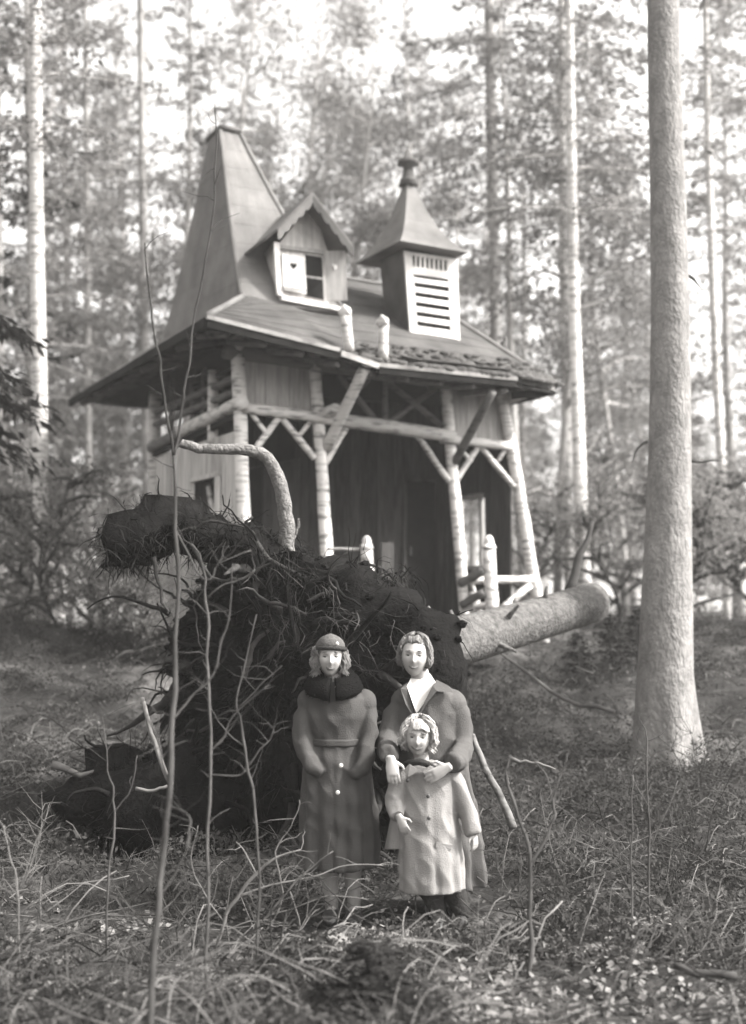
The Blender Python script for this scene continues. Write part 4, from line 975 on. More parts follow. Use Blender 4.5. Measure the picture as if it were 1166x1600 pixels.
sapling('sapling', 'thin sapling at the lower left, by the dark pit', 'sapling', (6.6, 6.8),
        [(168, 1420, 5), (172, 1345, 5), (180, 1280, 5), (176, 1240, 4), (168, 1190, 3), (160, 1120, 2)], [[(178, 1270, 3), (205, 1230, 3), (215, 1180, 2)]], 'twig')
sapling('sapling', 'short bare sapling at the left edge', 'sapling', (6.2, 6.3), [(30, 1480, 5), (28, 1390, 5), (15, 1335, 4), (6, 1290, 3)], [[(28, 1390, 3), (50, 1350, 3), (64, 1300, 2)]], 'pale_twig')
sapling('sapling', 'thin upright sapling below the big spruce', 'sapling', (7.0, 7.4), [(1012, 1480, 5), (1014, 1330, 5), (1013, 1240, 4), (1010, 1140, 3)], [[(1014, 1330, 3), (1040, 1270, 3), (1060, 1220, 2)], [(1013, 1260, 3), (985, 1210, 2)]], 'twig')
sapling('sapling', 'thin upright sapling between the forked sapling and the big spruce', 'sapling', (6.6, 7.0), [(985, 1540, 5), (988, 1400, 5), (986, 1300, 4), (990, 1210, 3)], [[(988, 1400, 3), (960, 1340, 2)]], 'twig')
# the pale dry bush of branches between the saplings and the women
br = [[(330, 1510, 6), (350, 1440, 8), (372, 1400, 8), (400, 1365, 7), (432, 1340, 5), (470, 1328, 4)],
      [(336, 1560, 5), (380, 1475, 7), (420, 1430, 6), (452, 1390, 5), (480, 1360, 4), (520, 1330, 3)],
      [(372, 1400, 5), (430, 1382, 4), (490, 1370, 4), (545, 1352, 3), (600, 1352, 2)],
      [(400, 1365, 4), (385, 1335, 3), (370, 1315, 2)], [(432, 1430, 4), (442, 1395, 4), (432, 1330, 3), (455, 1290, 2), (470, 1250, 2)],
      [(452, 1390, 4), (470, 1450, 3), (455, 1500, 3)], [(420, 1430, 3), (460, 1420, 3), (510, 1400, 3), (575, 1405, 2)],
      [(350, 1440, 4), (320, 1400, 3), (300, 1340, 3), (310, 1290, 2)], [(345, 1460, 3), (390, 1440, 3), (430, 1448, 2)], [(360, 1500, 4), (355, 1420, 3), (362, 1370, 2)]]
sapling('dry_shrub', 'pale dry branching shrub at the feet of the hatted woman', 'shrub', (6.0, 6.9), [(325, 1560, 7), (327, 1530, 7), (330, 1510, 6)], br, 'pale_twig')
sapling('dry_shrub', 'low dry twigs beside the child on the right', 'shrub', (6.7, 7.2), [(760, 1440, 4), (775, 1410, 4), (800, 1390, 3)], [[(760, 1440, 3), (735, 1420, 3), (720, 1405, 2)], [(775, 1410, 3), (830, 1400, 3), (870, 1412, 2)], [(800, 1390, 3), (830, 1370, 2), (860, 1372, 2)]], 'twig')
rb = random.Random(5)
bare = [(-1.72, 6.3, .5, 6), (-1.3, 5.6, .4, 6), (-1.0, 6.9, .55, 7), (-0.75, 5.7, .4, 6), (-0.45, 6.5, .45, 6), (0.05, 5.9, .3, 5), (0.55, 6.2, .35, 6), (0.95, 7.3, .5, 7), (1.25, 8.0, .6, 8), (1.55, 6.4, .4, 6), (1.75, 7.6, .6, 8), (2.15, 8.6, .6, 7), (1.05, 9.0, .5, 7), (-2.2, 7.8, .6, 7), (-2.5, 9.2, .6, 7), (2.6, 10.2, .7, 7), (-3.0, 10.8, .6, 6), (1.95, 9.6, .5, 6)]
bare.sort(key=lambda q: q[0] / q[1])
for bi, (x0, y0, hh_, ns) in enumerate(bare):
    t = thing('bare_shrub', (x0, y0, hz(x0, y0)), 'low leafless shrub of thin twigs in the undergrowth, %s' % ordinal(bi, len(bare)), 'shrub', 'leafless shrubs in the undergrowth')
    for k in range(ns):
        a = rb.uniform(0, 6.28); base = Vector((x0 + math.cos(a) * 0.05, y0 + math.sin(a) * 0.05, hz(x0, y0) - 0.03)); L = hh_ * rb.uniform(0.7, 1.3); sp_ = rb.uniform(0.2, 0.9)
        pts = crooked2(rb, base, (math.cos(a) * sp_, math.sin(a) * sp_, 1.0), L, 6, 0.2); m_ = MB().tube(pts, [0.0055, 0.0048, 0.004, 0.0034, 0.0028, 0.002, 0.0012], 5)
        for q in pts[2:6]:
            for w_ in range(2):
                a2 = rb.uniform(0, 6.28); m_.tube(crooked2(rb, q, (math.cos(a2), math.sin(a2), rb.uniform(0.1, 0.9)), L * rb.uniform(0.2, 0.45), 3, 0.25), [0.0026, 0.002, 0.0015, 0.0008], 4, caps=False)
        m_.build('stem', 'twig' if bi % 3 else 'pale_twig', t, True)
# sticks and logs lying about
def stick(name, label, cat, pts, Y, r0, r1, m):
    Ys = Y if isinstance(Y, tuple) else (Y, Y)
    P = [W(x, y, Ys[0] + (Ys[1] - Ys[0]) * i / (len(pts) - 1)) for i, (x, y) in enumerate(pts)]
    P = subs(P, 9); sd = pts[0][0]; P = [p + Vector((0, 0, 0.05 * (P[-1] - P[0]).length * mnoise.noise(Vector((sd * 0.37, i * 0.8, 0))))) for i, p in enumerate(P)]
    o = MB().tube(P, [r0 + (r1 - r0) * i / 8 for i in range(9)], 9, 0.15, seed=sd).build(name, m, None, True, org=P[0]); return tag(o, label, cat)
stick('birch_stick', 'birch stick leaning to the right of the open-collared woman', 'stick', [(738, 1148), (752, 1190), (778, 1235), (802, 1292)], (8.2, 7.8), 0.018, 0.026, 'weathered_birch')
stick('fallen_branch', 'pale fallen branch on the slope beside the birch stick', 'branch', [(795, 1185), (815, 1190), (840, 1192), (868, 1202)], (8.9, 8.8), 0.016, 0.007, 'pale_twig')
stick('fallen_branch', 'broken branch standing up behind the sawn trunk end', 'branch', [(890, 925), (898, 900), (905, 870), (918, 845), (926, 812)], (12.6, 12.7), 0.055, 0.02, 'dark_twig')
stick('fallen_branch', 'pale curved branch lying left of the dark pit', 'branch', [(82, 1192), (100, 1200), (122, 1212), (150, 1204), (172, 1196)], 8.9, 0.03, 0.008, 'pale_twig')
stick('fallen_branch', 'short pale branch end above the dark pit', 'branch', [(112, 1178), (128, 1188), (140, 1194)], 9.2, 0.026, 0.01, 'pale_twig')
stick('fallen_branch', 'pale curved stick crossing the foot of the tall dark sapling', 'branch', [(212, 1232), (235, 1236), (262, 1228)], 7.9, 0.012, 0.009, 'pale_twig')
stick('fallen_branch', 'thin branch leaning out of the pit at the left', 'branch', [(222, 1090), (232, 1130), (252, 1190), (268, 1230)], (8.2, 7.9), 0.014, 0.016, 'pale_twig')
stick('fallen_branch', 'dark branch on the pale ground at lower right', 'branch', [(1054, 1508), (1090, 1522), (1125, 1520), (1150, 1526)], 5.8, 0.014, 0.02, 'dark_twig')
stick('fallen_branch', 'long thin branch lying across the slope behind the child', 'branch', [(775, 1010), (840, 1070), (900, 1098), (960, 1110)], (12.4, 11.4), 0.012, 0.02, 'pale_twig')

# ------------------------------------------------------------------ people
def ellring(c, rx, ry, n=56, fold=None, z=0, nz=0.0, yaw=0.0):
    out = []
    for k in range(n):
        an = 2 * math.pi * k / n; f = 1 + (fold(an) if fold else 0)
        x, y = math.cos(an) * rx * f, math.sin(an) * ry * f
        out.append(Vector((c[0] + x * math.cos(yaw) - y * math.sin(yaw), c[1] + x * math.sin(yaw) + y * math.cos(yaw), c[2])))
    return out
class Head:
    """a head in its own frame: +X the viewer's right, -Y the face, Z up; s scales it, ax orients it"""
    def __init__(h, c, s, yaw=0.0, roll=0.0, nod=0.0):
        h.c = Vector(c); h.s = s
        M = Matrix.Rotation(yaw, 3, 'Z') @ Matrix.Rotation(roll, 3, 'Y') @ Matrix.Rotation(nod, 3, 'X')
        h.M = M
    def P(h, x, y, z): return h.c + h.M @ (Vector((x, y, z)) * h.s)
    @staticmethod
    def skull(d):
        x, y, z = d; X, Y, Z = 0.077 * x, 0.094 * y, 0.110 * z
        if z < 0.1:
            t = (0.1 - z) / 1.1; X *= 1 - 0.27 * t ** 1.9
            if y > 0: Y *= 1 - 0.45 * t
            else: Y *= 1 - 0.10 * t
        if z > 0: Y *= 1 + 0.05 * z
        if y < 0.1:
            f = max(0.0, -y) ** 0.5
            g = lambda cx, cz, sx, sz: math.exp(-((X - cx) / sx) ** 2 - ((Z - cz) / sz) ** 2)
            o = 0.024 * g(0, -0.022, 0.011, 0.017) + 0.012 * g(0, 0.002, 0.008, 0.02)
            o -= 0.015 * (g(0.030, 0.012, 0.016, 0.011) + g(-0.030, 0.012, 0.016, 0.011))
            o += 0.006 * (g(0.03, 0.034, 0.024, 0.009) + g(-0.03, 0.034, 0.024, 0.009))
            o += 0.006 * (g(0.036, -0.022, 0.016, 0.02) + g(-0.036, -0.022, 0.016, 0.02))
            o += 0.006 * g(0, -0.055, 0.02, 0.009) - 0.004 * g(0, -0.072, 0.02, 0.007) + 0.009 * g(0, -0.094, 0.018, 0.016)
            Y -= o * f
        return X, Y, Z
    def add(h, mb, nu=56, nv=48):
        rings = []
        for j in range(nv + 1):
            th = math.pi * (0.012 + 0.976 * j / nv)
            rings.append([h.P(*h.skull((math.sin(th) * math.cos(2 * math.pi * k / nu), math.sin(th) * math.sin(2 * math.pi * k / nu), -math.cos(th)))) for k in range(nu)])
        mb.loft(rings)
        for sx in (-1, 1): mb.ball(h.P(sx * 0.074, 0.012, -0.004), (0.009 * h.s, 0.018 * h.s, 0.030 * h.s))
    def face(h, x, z):
        """front surface point at face coordinates x, z"""
        best = None
        for it in range(600):
            pass
        lo = 1e9
        for a in np.linspace(-1, 1, 61):
            for b in (x / 0.074,):
                d = Vector((b, -math.sqrt(max(0.02, 1 - b * b - a * a)), a)).normalized(); X, Y, Z = h.skull(d)
                e = abs(Z - z) + 0.3 * abs(X - x)
                if e < lo: lo = e; best = Y
        return best
    def features(h, root, smile=1.0, brow='hair_brown', open_eyes=True):
        for sx in (-1, 1):
            y = h.face(sx * 0.030, 0.012)
            e = MB().ball(h.P(sx * 0.030, y + 0.001, 0.011), (0.011 * h.s, 0.007 * h.s, 0.005 * h.s), 12, 8).build('eye', 'eye_white_shaded', root, True)
            MB().ball(h.P(sx * 0.030, y - 0.004, 0.011), (0.0088 * h.s, 0.004 * h.s, 0.0066 * h.s), 10, 6).build('iris', 'eye_dark', e, True)
            MB().tube([h.P(sx * 0.030 + t * 0.014, y - 0.005 + abs(t) * 0.004, 0.0165 - 0.005 * t * t) for t in (-1, -0.5, 0, 0.5, 1)], 0.0044 * h.s, 5).build('eyelid', 'hair_brown', root, True)  # dark lid, thickened to stand for the socket shade
            yb = h.face(sx * 0.032, 0.034)
            MB().tube([h.P(sx * (0.032 + t * 0.019), yb - 0.003 + abs(t) * 0.004, 0.034 + 0.004 * (1 - t * t) - 0.003 * t) for t in (-1, -0.5, 0, 0.5, 1)], [0.002 * h.s, 0.0040 * h.s, 0.0044 * h.s, 0.0036 * h.s, 0.001 * h.s], 5).build('eyebrow', brow, root, True)
        ym = h.face(0, -0.056)
        w = 0.024 * smile; pts = [h.P(t * w, ym - 0.004 + 0.011 * t * t, -0.060 + 0.011 * smile * t * t) for t in (-1, -0.6, -0.2, 0.2, 0.6, 1)]
        mo = MB().tube(pts, [0.002 * h.s, 0.0050 * h.s, 0.006 * h.s, 0.006 * h.s, 0.0050 * h.s, 0.002 * h.s], 6).build('mouth', 'lip', root, True)
        if smile > 0.95: MB().tube([h.P(t * w * 0.75, ym - 0.0065 + 0.010 * t * t, -0.0575 + 0.006 * t * t) for t in (-1, -0.4, 0.4, 1)], [0.001 * h.s, 0.0026 * h.s, 0.0026 * h.s, 0.001 * h.s], 5).build('teeth', 'teeth', mo, True)
def hand(mb, wrist, d, side, nrm, s=1.0, curl=0.5, thumb=1):
    """palm and five fingers; d along the hand, side across it towards the thumb, nrm out of the palm's inside"""
    d, side, nrm = Vector(d).normalized(), Vector(side).normalized(), Vector(nrm).normalized(); w = Vector(wrist)
    mb.loft([[w + d * (L * s) + side * (math.cos(2 * math.pi * k / 12) * a * s) + nrm * (math.sin(2 * math.pi * k / 12) * b * s) for k in range(12)] for L, a, b in ((-0.02, 0.024, 0.020), (0.01, 0.03, 0.018), (0.05, 0.040, 0.016), (0.085, 0.039, 0.013), (0.095, 0.034, 0.011))])
    for i, (o, L) in enumerate(((0.030, 0.068), (0.010, 0.078), (-0.010, 0.072), (-0.029, 0.056))):
        p = w + d * (0.083 * s) + side * (o * s); dd = (d + side * (o * 1.6)).normalized(); pts = [p]
        for k in range(3):
            dd = (dd + nrm * (curl * (0.5 + 0.3 * k))).normalized(); pts.append(pts[-1] + dd * (L * s * (0.42, 0.33, 0.25)[k]))
        mb.tube(pts, [0.0095 * s, 0.009 * s, 0.0082 * s, 0.0068 * s], 8)
    p = w + d * (0.025 * s) + side * (0.03 * s); t1 = p + (d * 0.6 + side * 0.75 + nrm * 0.2).normalized() * 0.04 * s; t2 = t1 + (d * 0.9 + side * 0.25 + nrm * 0.3 * curl).normalized() * 0.032 * s
    mb.tube([p - d * 0.01 * s - side * 0.012 * s, p, t1, t2], [0.013 * s, 0.013 * s, 0.0105 * s, 0.008 * s], 8)
def lock(mb, pts, r):
    n = len(pts); mb.tube(pts, [r * (0.6 + 0.6 * math.sin(math.pi * (0.15 + 0.8 * i / (n - 1)))) for i in range(n)], 6, 0.1)
def hair(h, root, m, seed=1, n=2400, length=0.12, top=True, vol=1.0, curl=0.012, gap=2.15):
    """a scalp-hugging cap under thousands of fine strands that wave over the skull and curl at their ends"""
    rnd = random.Random(seed); ax = [h.M @ Vector(a) for a in ((1, 0, 0), (0, 1, 0), (0, 0, 1))]
    cap_ = MB().ball(h.P(0, 0.020, 0.020), (0.0775 * h.s, 0.091 * h.s, (0.099 if top else 0.085) * h.s), 28, 18, ax=ax,
                     fn=lambda x, y, z: (1.0 + 0.05 * mnoise.noise(Vector((x * 4 + seed, y * 4, z * 4)))) if (y > -0.30 or z > 0.62) else 0.66)
    cap_.build('hair', m, root, True)
    V = []; Fc = []; lk = MB()
    for i in range(n):
        u = rnd.uniform(-1, 1); a = u * gap * (1 + rnd.gauss(0, 0.035)) + math.pi / 2; ca, sa = math.cos(a), math.sin(a)
        el0 = (0.15 + 1.3 * rnd.random()) if top else rnd.uniform(-0.1, 0.4)
        cl = mnoise.noise(Vector((ca * 4 + seed, sa * 4, el0 * 2.5)))            # strands of one clump wave together
        L = length * (1 + 0.35 * cl + rnd.gauss(0, 0.08)); th = 0.99 + (1.10 * vol - 0.99) * rnd.random() ** 0.8 + 0.06 * cl; q = None; pts = []; steps = 11; ph = cl * 7 + a * 2
        for k in range(steps):
            ee = el0 - k * 0.17; wv = curl * 0.5 * math.sin(k * 1.05 + ph)
            if ee > -0.22: q = Vector(((0.077 * th + wv) * ca * math.cos(ee), (0.096 * th + wv) * sa * math.cos(ee) + 0.014, 0.110 * math.sin(ee) * th + 0.014))
            else:
                q = q + Vector((ca * curl * 0.45 * math.sin(k * 1.2 + ph) + rnd.gauss(0, .001), sa * curl * 0.45 * math.sin(k * 1.2 + ph), -0.016))
            pts.append(q)
            if q.z < -L: break
        if len(pts) < 3: continue
        if i % 5 == 0: lock(lk, [h.P(*p) for p in pts], rnd.uniform(0.0025, 0.0048) * h.s); continue
        side = Vector((-sa, ca, rnd.gauss(0, 0.4))).normalized() * rnd.uniform(0.0009, 0.0019); b = len(V); mN = len(pts) - 1
        for k, p in enumerate(pts):
            w_ = side * (1 - 0.7 * (k / mN) ** 3); V.append(h.P(*(p - w_))); V.append(h.P(*(p + w_)))
        for k in range(mN): Fc.append((b + 2 * k, b + 2 * k + 1, b + 2 * k + 3, b + 2 * k + 2))
    tag(lk.build('locks', m, root, True), kind='stuff')
    o = link('hair_strands', np_mesh('hair_strands', np.array([tuple(p) for p in V]) - np.array(wloc(root)), Fc), m, root); o['kind'] = 'stuff'; return o
def strand_fringe(h, root, m, fn, n, seed):
    rnd = random.Random(seed); V = []; Fc = []
    for i in range(n):
        pts = fn(rnd); b = len(V); side = Vector((rnd.gauss(0, 1), rnd.gauss(0, .3), rnd.gauss(0, .5))).normalized() * rnd.uniform(0.001, 0.002)
        for p in pts: V.append(h.P(*(Vector(p) - side))); V.append(h.P(*(Vector(p) + side)))
        for k in range(len(pts) - 1): Fc.append((b + 2 * k, b + 2 * k + 1, b + 2 * k + 3, b + 2 * k + 2))
    o = link('fringe', np_mesh('fringe', np.array([tuple(p) for p in V]) - np.array(wloc(root)), Fc), m, root); o['kind'] = 'stuff'; return o
def button(c, r, m, root, nrm=(0, -1, 0)):
    n = Vector(nrm).normalized(); return MB().tube([Vector(c), Vector(c) + n * 0.008, Vector(c) + n * 0.011], [r, r, r * 0.7], 12).build('button', m, root, True)
def coat_rings(spec, Y, fold):
    """spec rows: (py, px_left, px_right, half_depth, fold_amp)"""
    out = []; n = len(spec) - 1; fine = []
    for i in range(n):
        for k in range(5): fine.append([a + (b - a) * k / 5 for a, b in zip(spec[i], spec[i + 1])])
    fine.append(list(spec[-1]))
    for (py, pl, pr, hd, fa) in fine:
        a, b = W(pl, py, Y), W(pr, py, Y); c = (a + b) / 2
        out.append(ellring(c, (b.x - a.x) / 2, hd, 72, (lambda an, f=fa: fold(an) * f) if fold else None))
    return out
def PX(px, py, Y): return W(px, py, Y)

# ---- woman with the hat and the fur collar
YA = 7.42; fa_ = PX(533, 1424, YA); zA = hz(fa_.x, YA)
pa = thing('person', (fa_.x, YA, zA), 'woman in long buttoned coat with black fur collar and hat, hands in pockets', 'person')
HA = Head(PX(516, 1028, YA - 0.02), 0.99, 0.06, 0.03)
b = MB(); HA.add(b)
b.tube([PX(520, 1050, YA + 0.02), PX(524, 1085, YA + 0.03), PX(526, 1110, YA + 0.03)], [0.052, 0.054, 0.08], 16)
b.loft([ellring(PX(527, py, YA + 0.03), rx, ry, 24) for py, rx, ry in ((1090, 0.08, 0.05), (1108, 0.13, 0.07), (1160, 0.12, 0.08), (1210, 0.165, 0.11), (1260, 0.15, 0.11))])
for sx, hx, kx, fx_ in ((-1, 508, 513, 518), (1, 546, 550, 553)):
    ft = PX(fx_, 1424, YA); zz = zA
    b.tube([PX(hx, 1230, YA + 0.03), PX(kx, 1330, YA + 0.02), PX(kx + 1, 1365, YA + 0.03), Vector((ft.x, YA + 0.03, zz + 0.10)), Vector((ft.x, YA + 0.02, zz + 0.03))], [0.075, 0.052, 0.05, 0.035, 0.034], 14)
    b.loft([[Vector((ft.x + math.cos(t) * rx * 0.9, YA + yy, zz + 0.012 + rz + math.sin(t) * rz)) for t in [2 * math.pi * k / 12 for k in range(12)]] for yy, rx, rz in ((0.07, 0.03, 0.03), (0.0, 0.036, 0.032), (-0.08, 0.042, 0.022), (-0.15, 0.03, 0.014))])
for sx, pts in ((-1, [(494, 1102), (476, 1142), (478, 1168), (488, 1190)]), (1, [(560, 1102), (576, 1142), (575, 1168), (565, 1190)])):
    b.tube([PX(x, y, YA + 0.02 - 0.05 * i) for i, (x, y) in enumerate(pts)], [0.022, 0.024, 0.022, 0.02], 12)
remesh(b, 'body', 'skin', pa, 0.0055, 2)
HA.features(pa, 0.9, 'hair_brown')
def creases(lst):
    def f(an):
        v = 0.12 * math.sin(an * 5 + 1)
        for a, w, d in lst:
            q = (an - a + math.pi) % (2 * math.pi) - math.pi; v -= d * math.exp(-(q / w) ** 2); v += 0.35 * d * math.exp(-((abs(q) - 2.0 * w) / w) ** 2)
        return v
    return f
HP = -math.pi / 2
foldA_old = lambda an: 0.5 * math.sin(an * 7 + 0.6) + 0.35 * math.sin(an * 11 + 1.9) + 0.25 * math.sin(an * 4)
foldA = creases([(HP - 0.55, 0.11, 1.0), (HP + 0.22, 0.09, 0.9), (HP - 0.1, 0.06, 0.4), (HP + 0.75, 0.12, 1.0), (HP - 1.1, 0.12, 0.8), (HP + 1.25, 0.12, 0.7), (1.2, 0.2, 0.8), (2.2, 0.2, 0.8)])
c = MB()
c.loft(coat_rings([(1066, 505, 545, 0.075, 0), (1076, 487, 562, 0.10, 0), (1090, 474, 578, 0.125, 0), (1120, 476, 577, 0.14, 0.01), (1152, 482, 570, 0.128, 0.035), (1160, 482, 570, 0.128, 0.035), (1185, 477, 577, 0.15, 0.04), (1230, 472, 584, 0.17, 0.07), (1290, 469, 590, 0.185, 0.11), (1345, 466, 592, 0.195, 0.13), (1351, 466, 592, 0.195, 0.13)], YA + 0.02, foldA))
c.ball(PX(485, 1098, YA + 0.02), 0.078); c.tube([PX(500, 1092, YA + 0.02), PX(483, 1102, YA + 0.02), PX(476, 1120, YA + 0.0), PX(472, 1148, YA - 0.04), PX(476, 1178, YA - 0.09), PX(489, 1198, YA - 0.125), PX(503, 1208, YA - 0.12)], [0.05, 0.062, 0.060, 0.055, 0.050, 0.044, 0.028], 16, 0.2)
c.ball(PX(567, 1098, YA + 0.02), 0.076); c.tube([PX(552, 1092, YA + 0.02), PX(569, 1102, YA + 0.02), PX(575, 1120, YA + 0.0), PX(576, 1148, YA - 0.04), PX(573, 1178, YA - 0.09), PX(564, 1199, YA - 0.125), PX(550, 1210, YA - 0.12)], [0.05, 0.061, 0.059, 0.054, 0.049, 0.044, 0.028], 16, 0.2)
remesh(c, 'coat', 'coat_dark', pa, 0.0075, 4, wrinkle=0.011)
MB().loft([ellring(PX(526, py, YA + 0.02), 0.170, 0.136, 48, lambda an: 0.02 * math.sin(9 * an)) for py in (1152, 1155, 1160, 1163)]).build('belt', 'coat_dark', pa, True)
for px, py, dz in ((540, 1065 + 8, 0.10), (533, 1196, 0.17), (528, 1238, 0.195)):
    button(PX(px - (13 if py < 1100 else 0), py, YA - dz), 0.012, 'button_pale', pa)
# fur collar
cf = MB(); rings = []
for k in range(29):
    t = k / 28; an = -math.pi / 2 + 0.12 + (2 * math.pi - 0.24) * t
    ctr = PX(521, 1060, YA + 0.0); q = ctr + Vector((math.cos(an) * 0.118, math.sin(an) * 0.098, -0.012 + 0.045 * math.sin(an)))
    out = Vector((math.cos(an), math.sin(an), 0)); fr = max(0, -math.sin(an))
    ring = []
    for j in range(14):
        a2 = 2 * math.pi * j / 14; rr = (0.045 + 0.018 * fr) * (1 + 0.16 * mnoise.noise(q * 30 + Vector((a2 * 2, 0, 0))))
        ring.append(q + out * math.cos(a2) * rr * 1.15 + Vector((0, 0, math.sin(a2) * rr * 0.85)) - Vector((0, 0, 0.03 * math.cos(a2))))
    rings.append(ring)
cf.loft(rings)
for i in range(900):
    r_ = rings[random.randrange(29)]; p = random.choice(r_); ctr2 = sum(r_, Vector()) / 14; d = (p - ctr2).normalized() + Vector((random.gauss(0, .5), random.gauss(0, .5), random.gauss(-.2, .5)))
    q = p - d * 0.004; s_ = Vector((random.gauss(0, 1), random.gauss(0, 1), random.gauss(0, 1))).normalized() * 0.0025
    cf.add([q - s_, q + s_, q + d.normalized() * 0.024], [(0, 1, 2)])
cf.build('fur_collar', 'fur_black', pa, True)
hair(HA, pa, 'hair_fair', seed=3, n=2600, length=0.075, top=False, vol=1.15, curl=0.035)
# close-fitting knitted hat with rolled band
hb = MB(); axH = [HA.M @ Vector(a) for a in ((1, 0, 0), (0, 1, 0), (0, 0, 1))]
rings = []
for (z, s_) in ((0.046, 1.05), (0.060, 1.06), (0.075, 1.02), (0.092, 0.90), (0.108, 0.70), (0.118, 0.42), (0.122, 0.1)):
    rings.append([HA.P(math.cos(t) * 0.082 * s_, math.sin(t) * 0.098 * s_ + 0.012, z + 0.012 * math.sin(t) * -1 + 0.01) for t in [2 * math.pi * k / 32 for k in range(32)]])
hat = hb.loft(rings).build('hat', 'knit_hat', pa, True)
rings = [HA.P(math.cos(t) * 0.0835 * 1.09, math.sin(t) * 0.1 * 1.07 + 0.010, 0.050 - 0.012 * math.sin(t)) for t in [2 * math.pi * k / 33 for k in range(33)]]
MB().tube(rings, 0.012, 8).build('hat_band', 'knit_band', hat, True)
MB().ball(HA.P(0.036, -0.078, 0.088), 0.010).build('hat_pin', 'button_pale', hat, True)
for sx, fx_ in ((-1, 518), (1, 553)):
    ft = PX(fx_, 1424, YA)
    MB().loft([[Vector((ft.x + math.cos(t) * rx, YA + yy, zA + 0.004 + rz + math.sin(t) * rz)) for t in [2 * math.pi * k / 14 for k in range(14)]] for yy, rx, rz in ((0.085, 0.02, 0.03), (0.06, 0.04, 0.036), (0.0, 0.043, 0.03), (-0.08, 0.05, 0.03), (-0.15, 0.038, 0.02), (-0.17, 0.012, 0.01))]).build('shoe', 'leather', pa, True)
    MB().tube([PX(513 if sx < 0 else 550, 1335, YA + 0.02), PX(514 if sx < 0 else 551, 1365, YA + 0.03), Vector((ft.x, YA + 0.03, zA + 0.11)), Vector((ft.x, YA + 0.02, zA + 0.03))], [0.054, 0.0525, 0.039, 0.040], 14).build('stocking', 'stocking', pa, True)

# ---- woman with the open collar, behind the child
YB = 7.58; fb = PX(690, 1420, YB); zB = hz(fb.x, YB)
pb = thing('person', (fb.x, YB, zB), 'bareheaded woman in grey coat with white open collar, hands on the child', 'person')
HB = Head(PX(648, 1026, YB - 0.06), 1.03, -0.10, 0.06)
YC = 7.22
b = MB(); HB.add(b)
b.tube([PX(655, 1048, YB - 0.02), PX(662, 1075, YB), PX(666, 1100, YB)], [0.054, 0.056, 0.08], 16)
b.loft([ellring(PX(px, py, YB), rx, ry, 24) for px, py, rx, ry in ((668, 1084, 0.08, 0.05), (671, 1106, 0.14, 0.07), (676, 1160, 0.13, 0.09), (684, 1220, 0.17, 0.11), (688, 1270, 0.16, 0.11))])
for hx, kx, fx_ in ((672, 674, 676), (706, 708, 710)):
    ft = PX(fx_, 1420, YB)
    b.tube([PX(hx, 1240, YB), PX(kx, 1335, YB), Vector((ft.x, YB + 0.02, zB + 0.10)), Vector((ft.x, YB + 0.02, zB + 0.03))], [0.075, 0.052, 0.036, 0.034], 14)
    b.loft([[Vector((ft.x + math.cos(t) * rx * 0.9, YB + yy, zB + 0.012 + rz + math.sin(t) * rz)) for t in [2 * math.pi * k / 12 for k in range(12)]] for yy, rx, rz in ((0.07, 0.03, 0.03), (0.0, 0.036, 0.032), (-0.08, 0.042, 0.022), (-0.15, 0.03, 0.014))])
RA = [PX(704, 1104, YB), PX(722, 1158, YB - 0.04), PX(714, 1190, YB - 0.22), PX(700, 1200, YC - 0.135)]
LA = [PX(636, 1104, YB), PX(609, 1154, YB - 0.06), PX(607, 1180, YC - 0.02), PX(611, 1192, YC - 0.10)]
b.tube(RA, [0.03, 0.03, 0.026, 0.024], 12); b.tube(LA, [0.03, 0.03, 0.026, 0.024], 12)
hand(b, PX(700, 1199, YC - 0.15), Vector((-0.85, -0.08, -0.45)), Vector((-0.3, -0.1, 0.75)), Vector((0.1, 0.95, -0.15)), 0.95, 0.35)
hand(b, PX(611, 1186, YC - 0.10), Vector((0.12, -0.12, -0.9)), Vector((0.9, 0, 0.1)), Vector((0.05, 0.9, 0)), 0.95, 0.35)
remesh(b, 'body', 'skin', pb, 0.0055, 2)
HB.features(pb, 1.0, 'hair_brown')
hair(HB, pb, 'hair_fair', seed=8, n=3000, length=0.04, vol=1.06, curl=0.035, gap=2.0)
def fr_b(r):   # brushed up and back from the forehead
    x = r.uniform(-0.06, 0.06); c_ = 0.006 * math.sin(x * 130); st = r.uniform(-0.004, 0.004)
    return [(x * (1 + 0.08 * k), -0.070 + 14 * x * x + k * 0.024 + st, 0.078 - 7 * x * x + 0.040 * math.sin(0.5 * k + 0.2) + c_ + r.gauss(0, .0015)) for k in range(6)]
strand_fringe(HB, pb, 'hair_fair', fr_b, 700, 4)
fl = MB(); rr_ = random.Random(9)
for i in range(90): lock(fl, [HB.P(*p) for p in fr_b(rr_)], 0.0036)
tag(fl.build('locks', 'hair_fair', pb, True), kind='stuff')
c = MB(); foldB = creases([(HP + 0.9, 0.13, 1.0), (HP + 1.4, 0.12, 0.8), (HP - 0.6, 0.14, 0.9), (HP + 0.3, 0.12, 0.7), (1.5, 0.25, 0.8)])
c.loft(coat_rings([(1066, 640, 690, 0.06, 0), (1072, 630, 700, 0.085, 0), (1084, 618, 714, 0.115, 0), (1110, 615, 718, 0.13, 0.0), (1160, 614, 726, 0.135, 0.02), (1220, 614, 736, 0.15, 0.035), (1290, 618, 748, 0.165, 0.12), (1360, 626, 757, 0.175, 0.17), (1382, 628, 759, 0.178, 0.18)], YB, foldB))
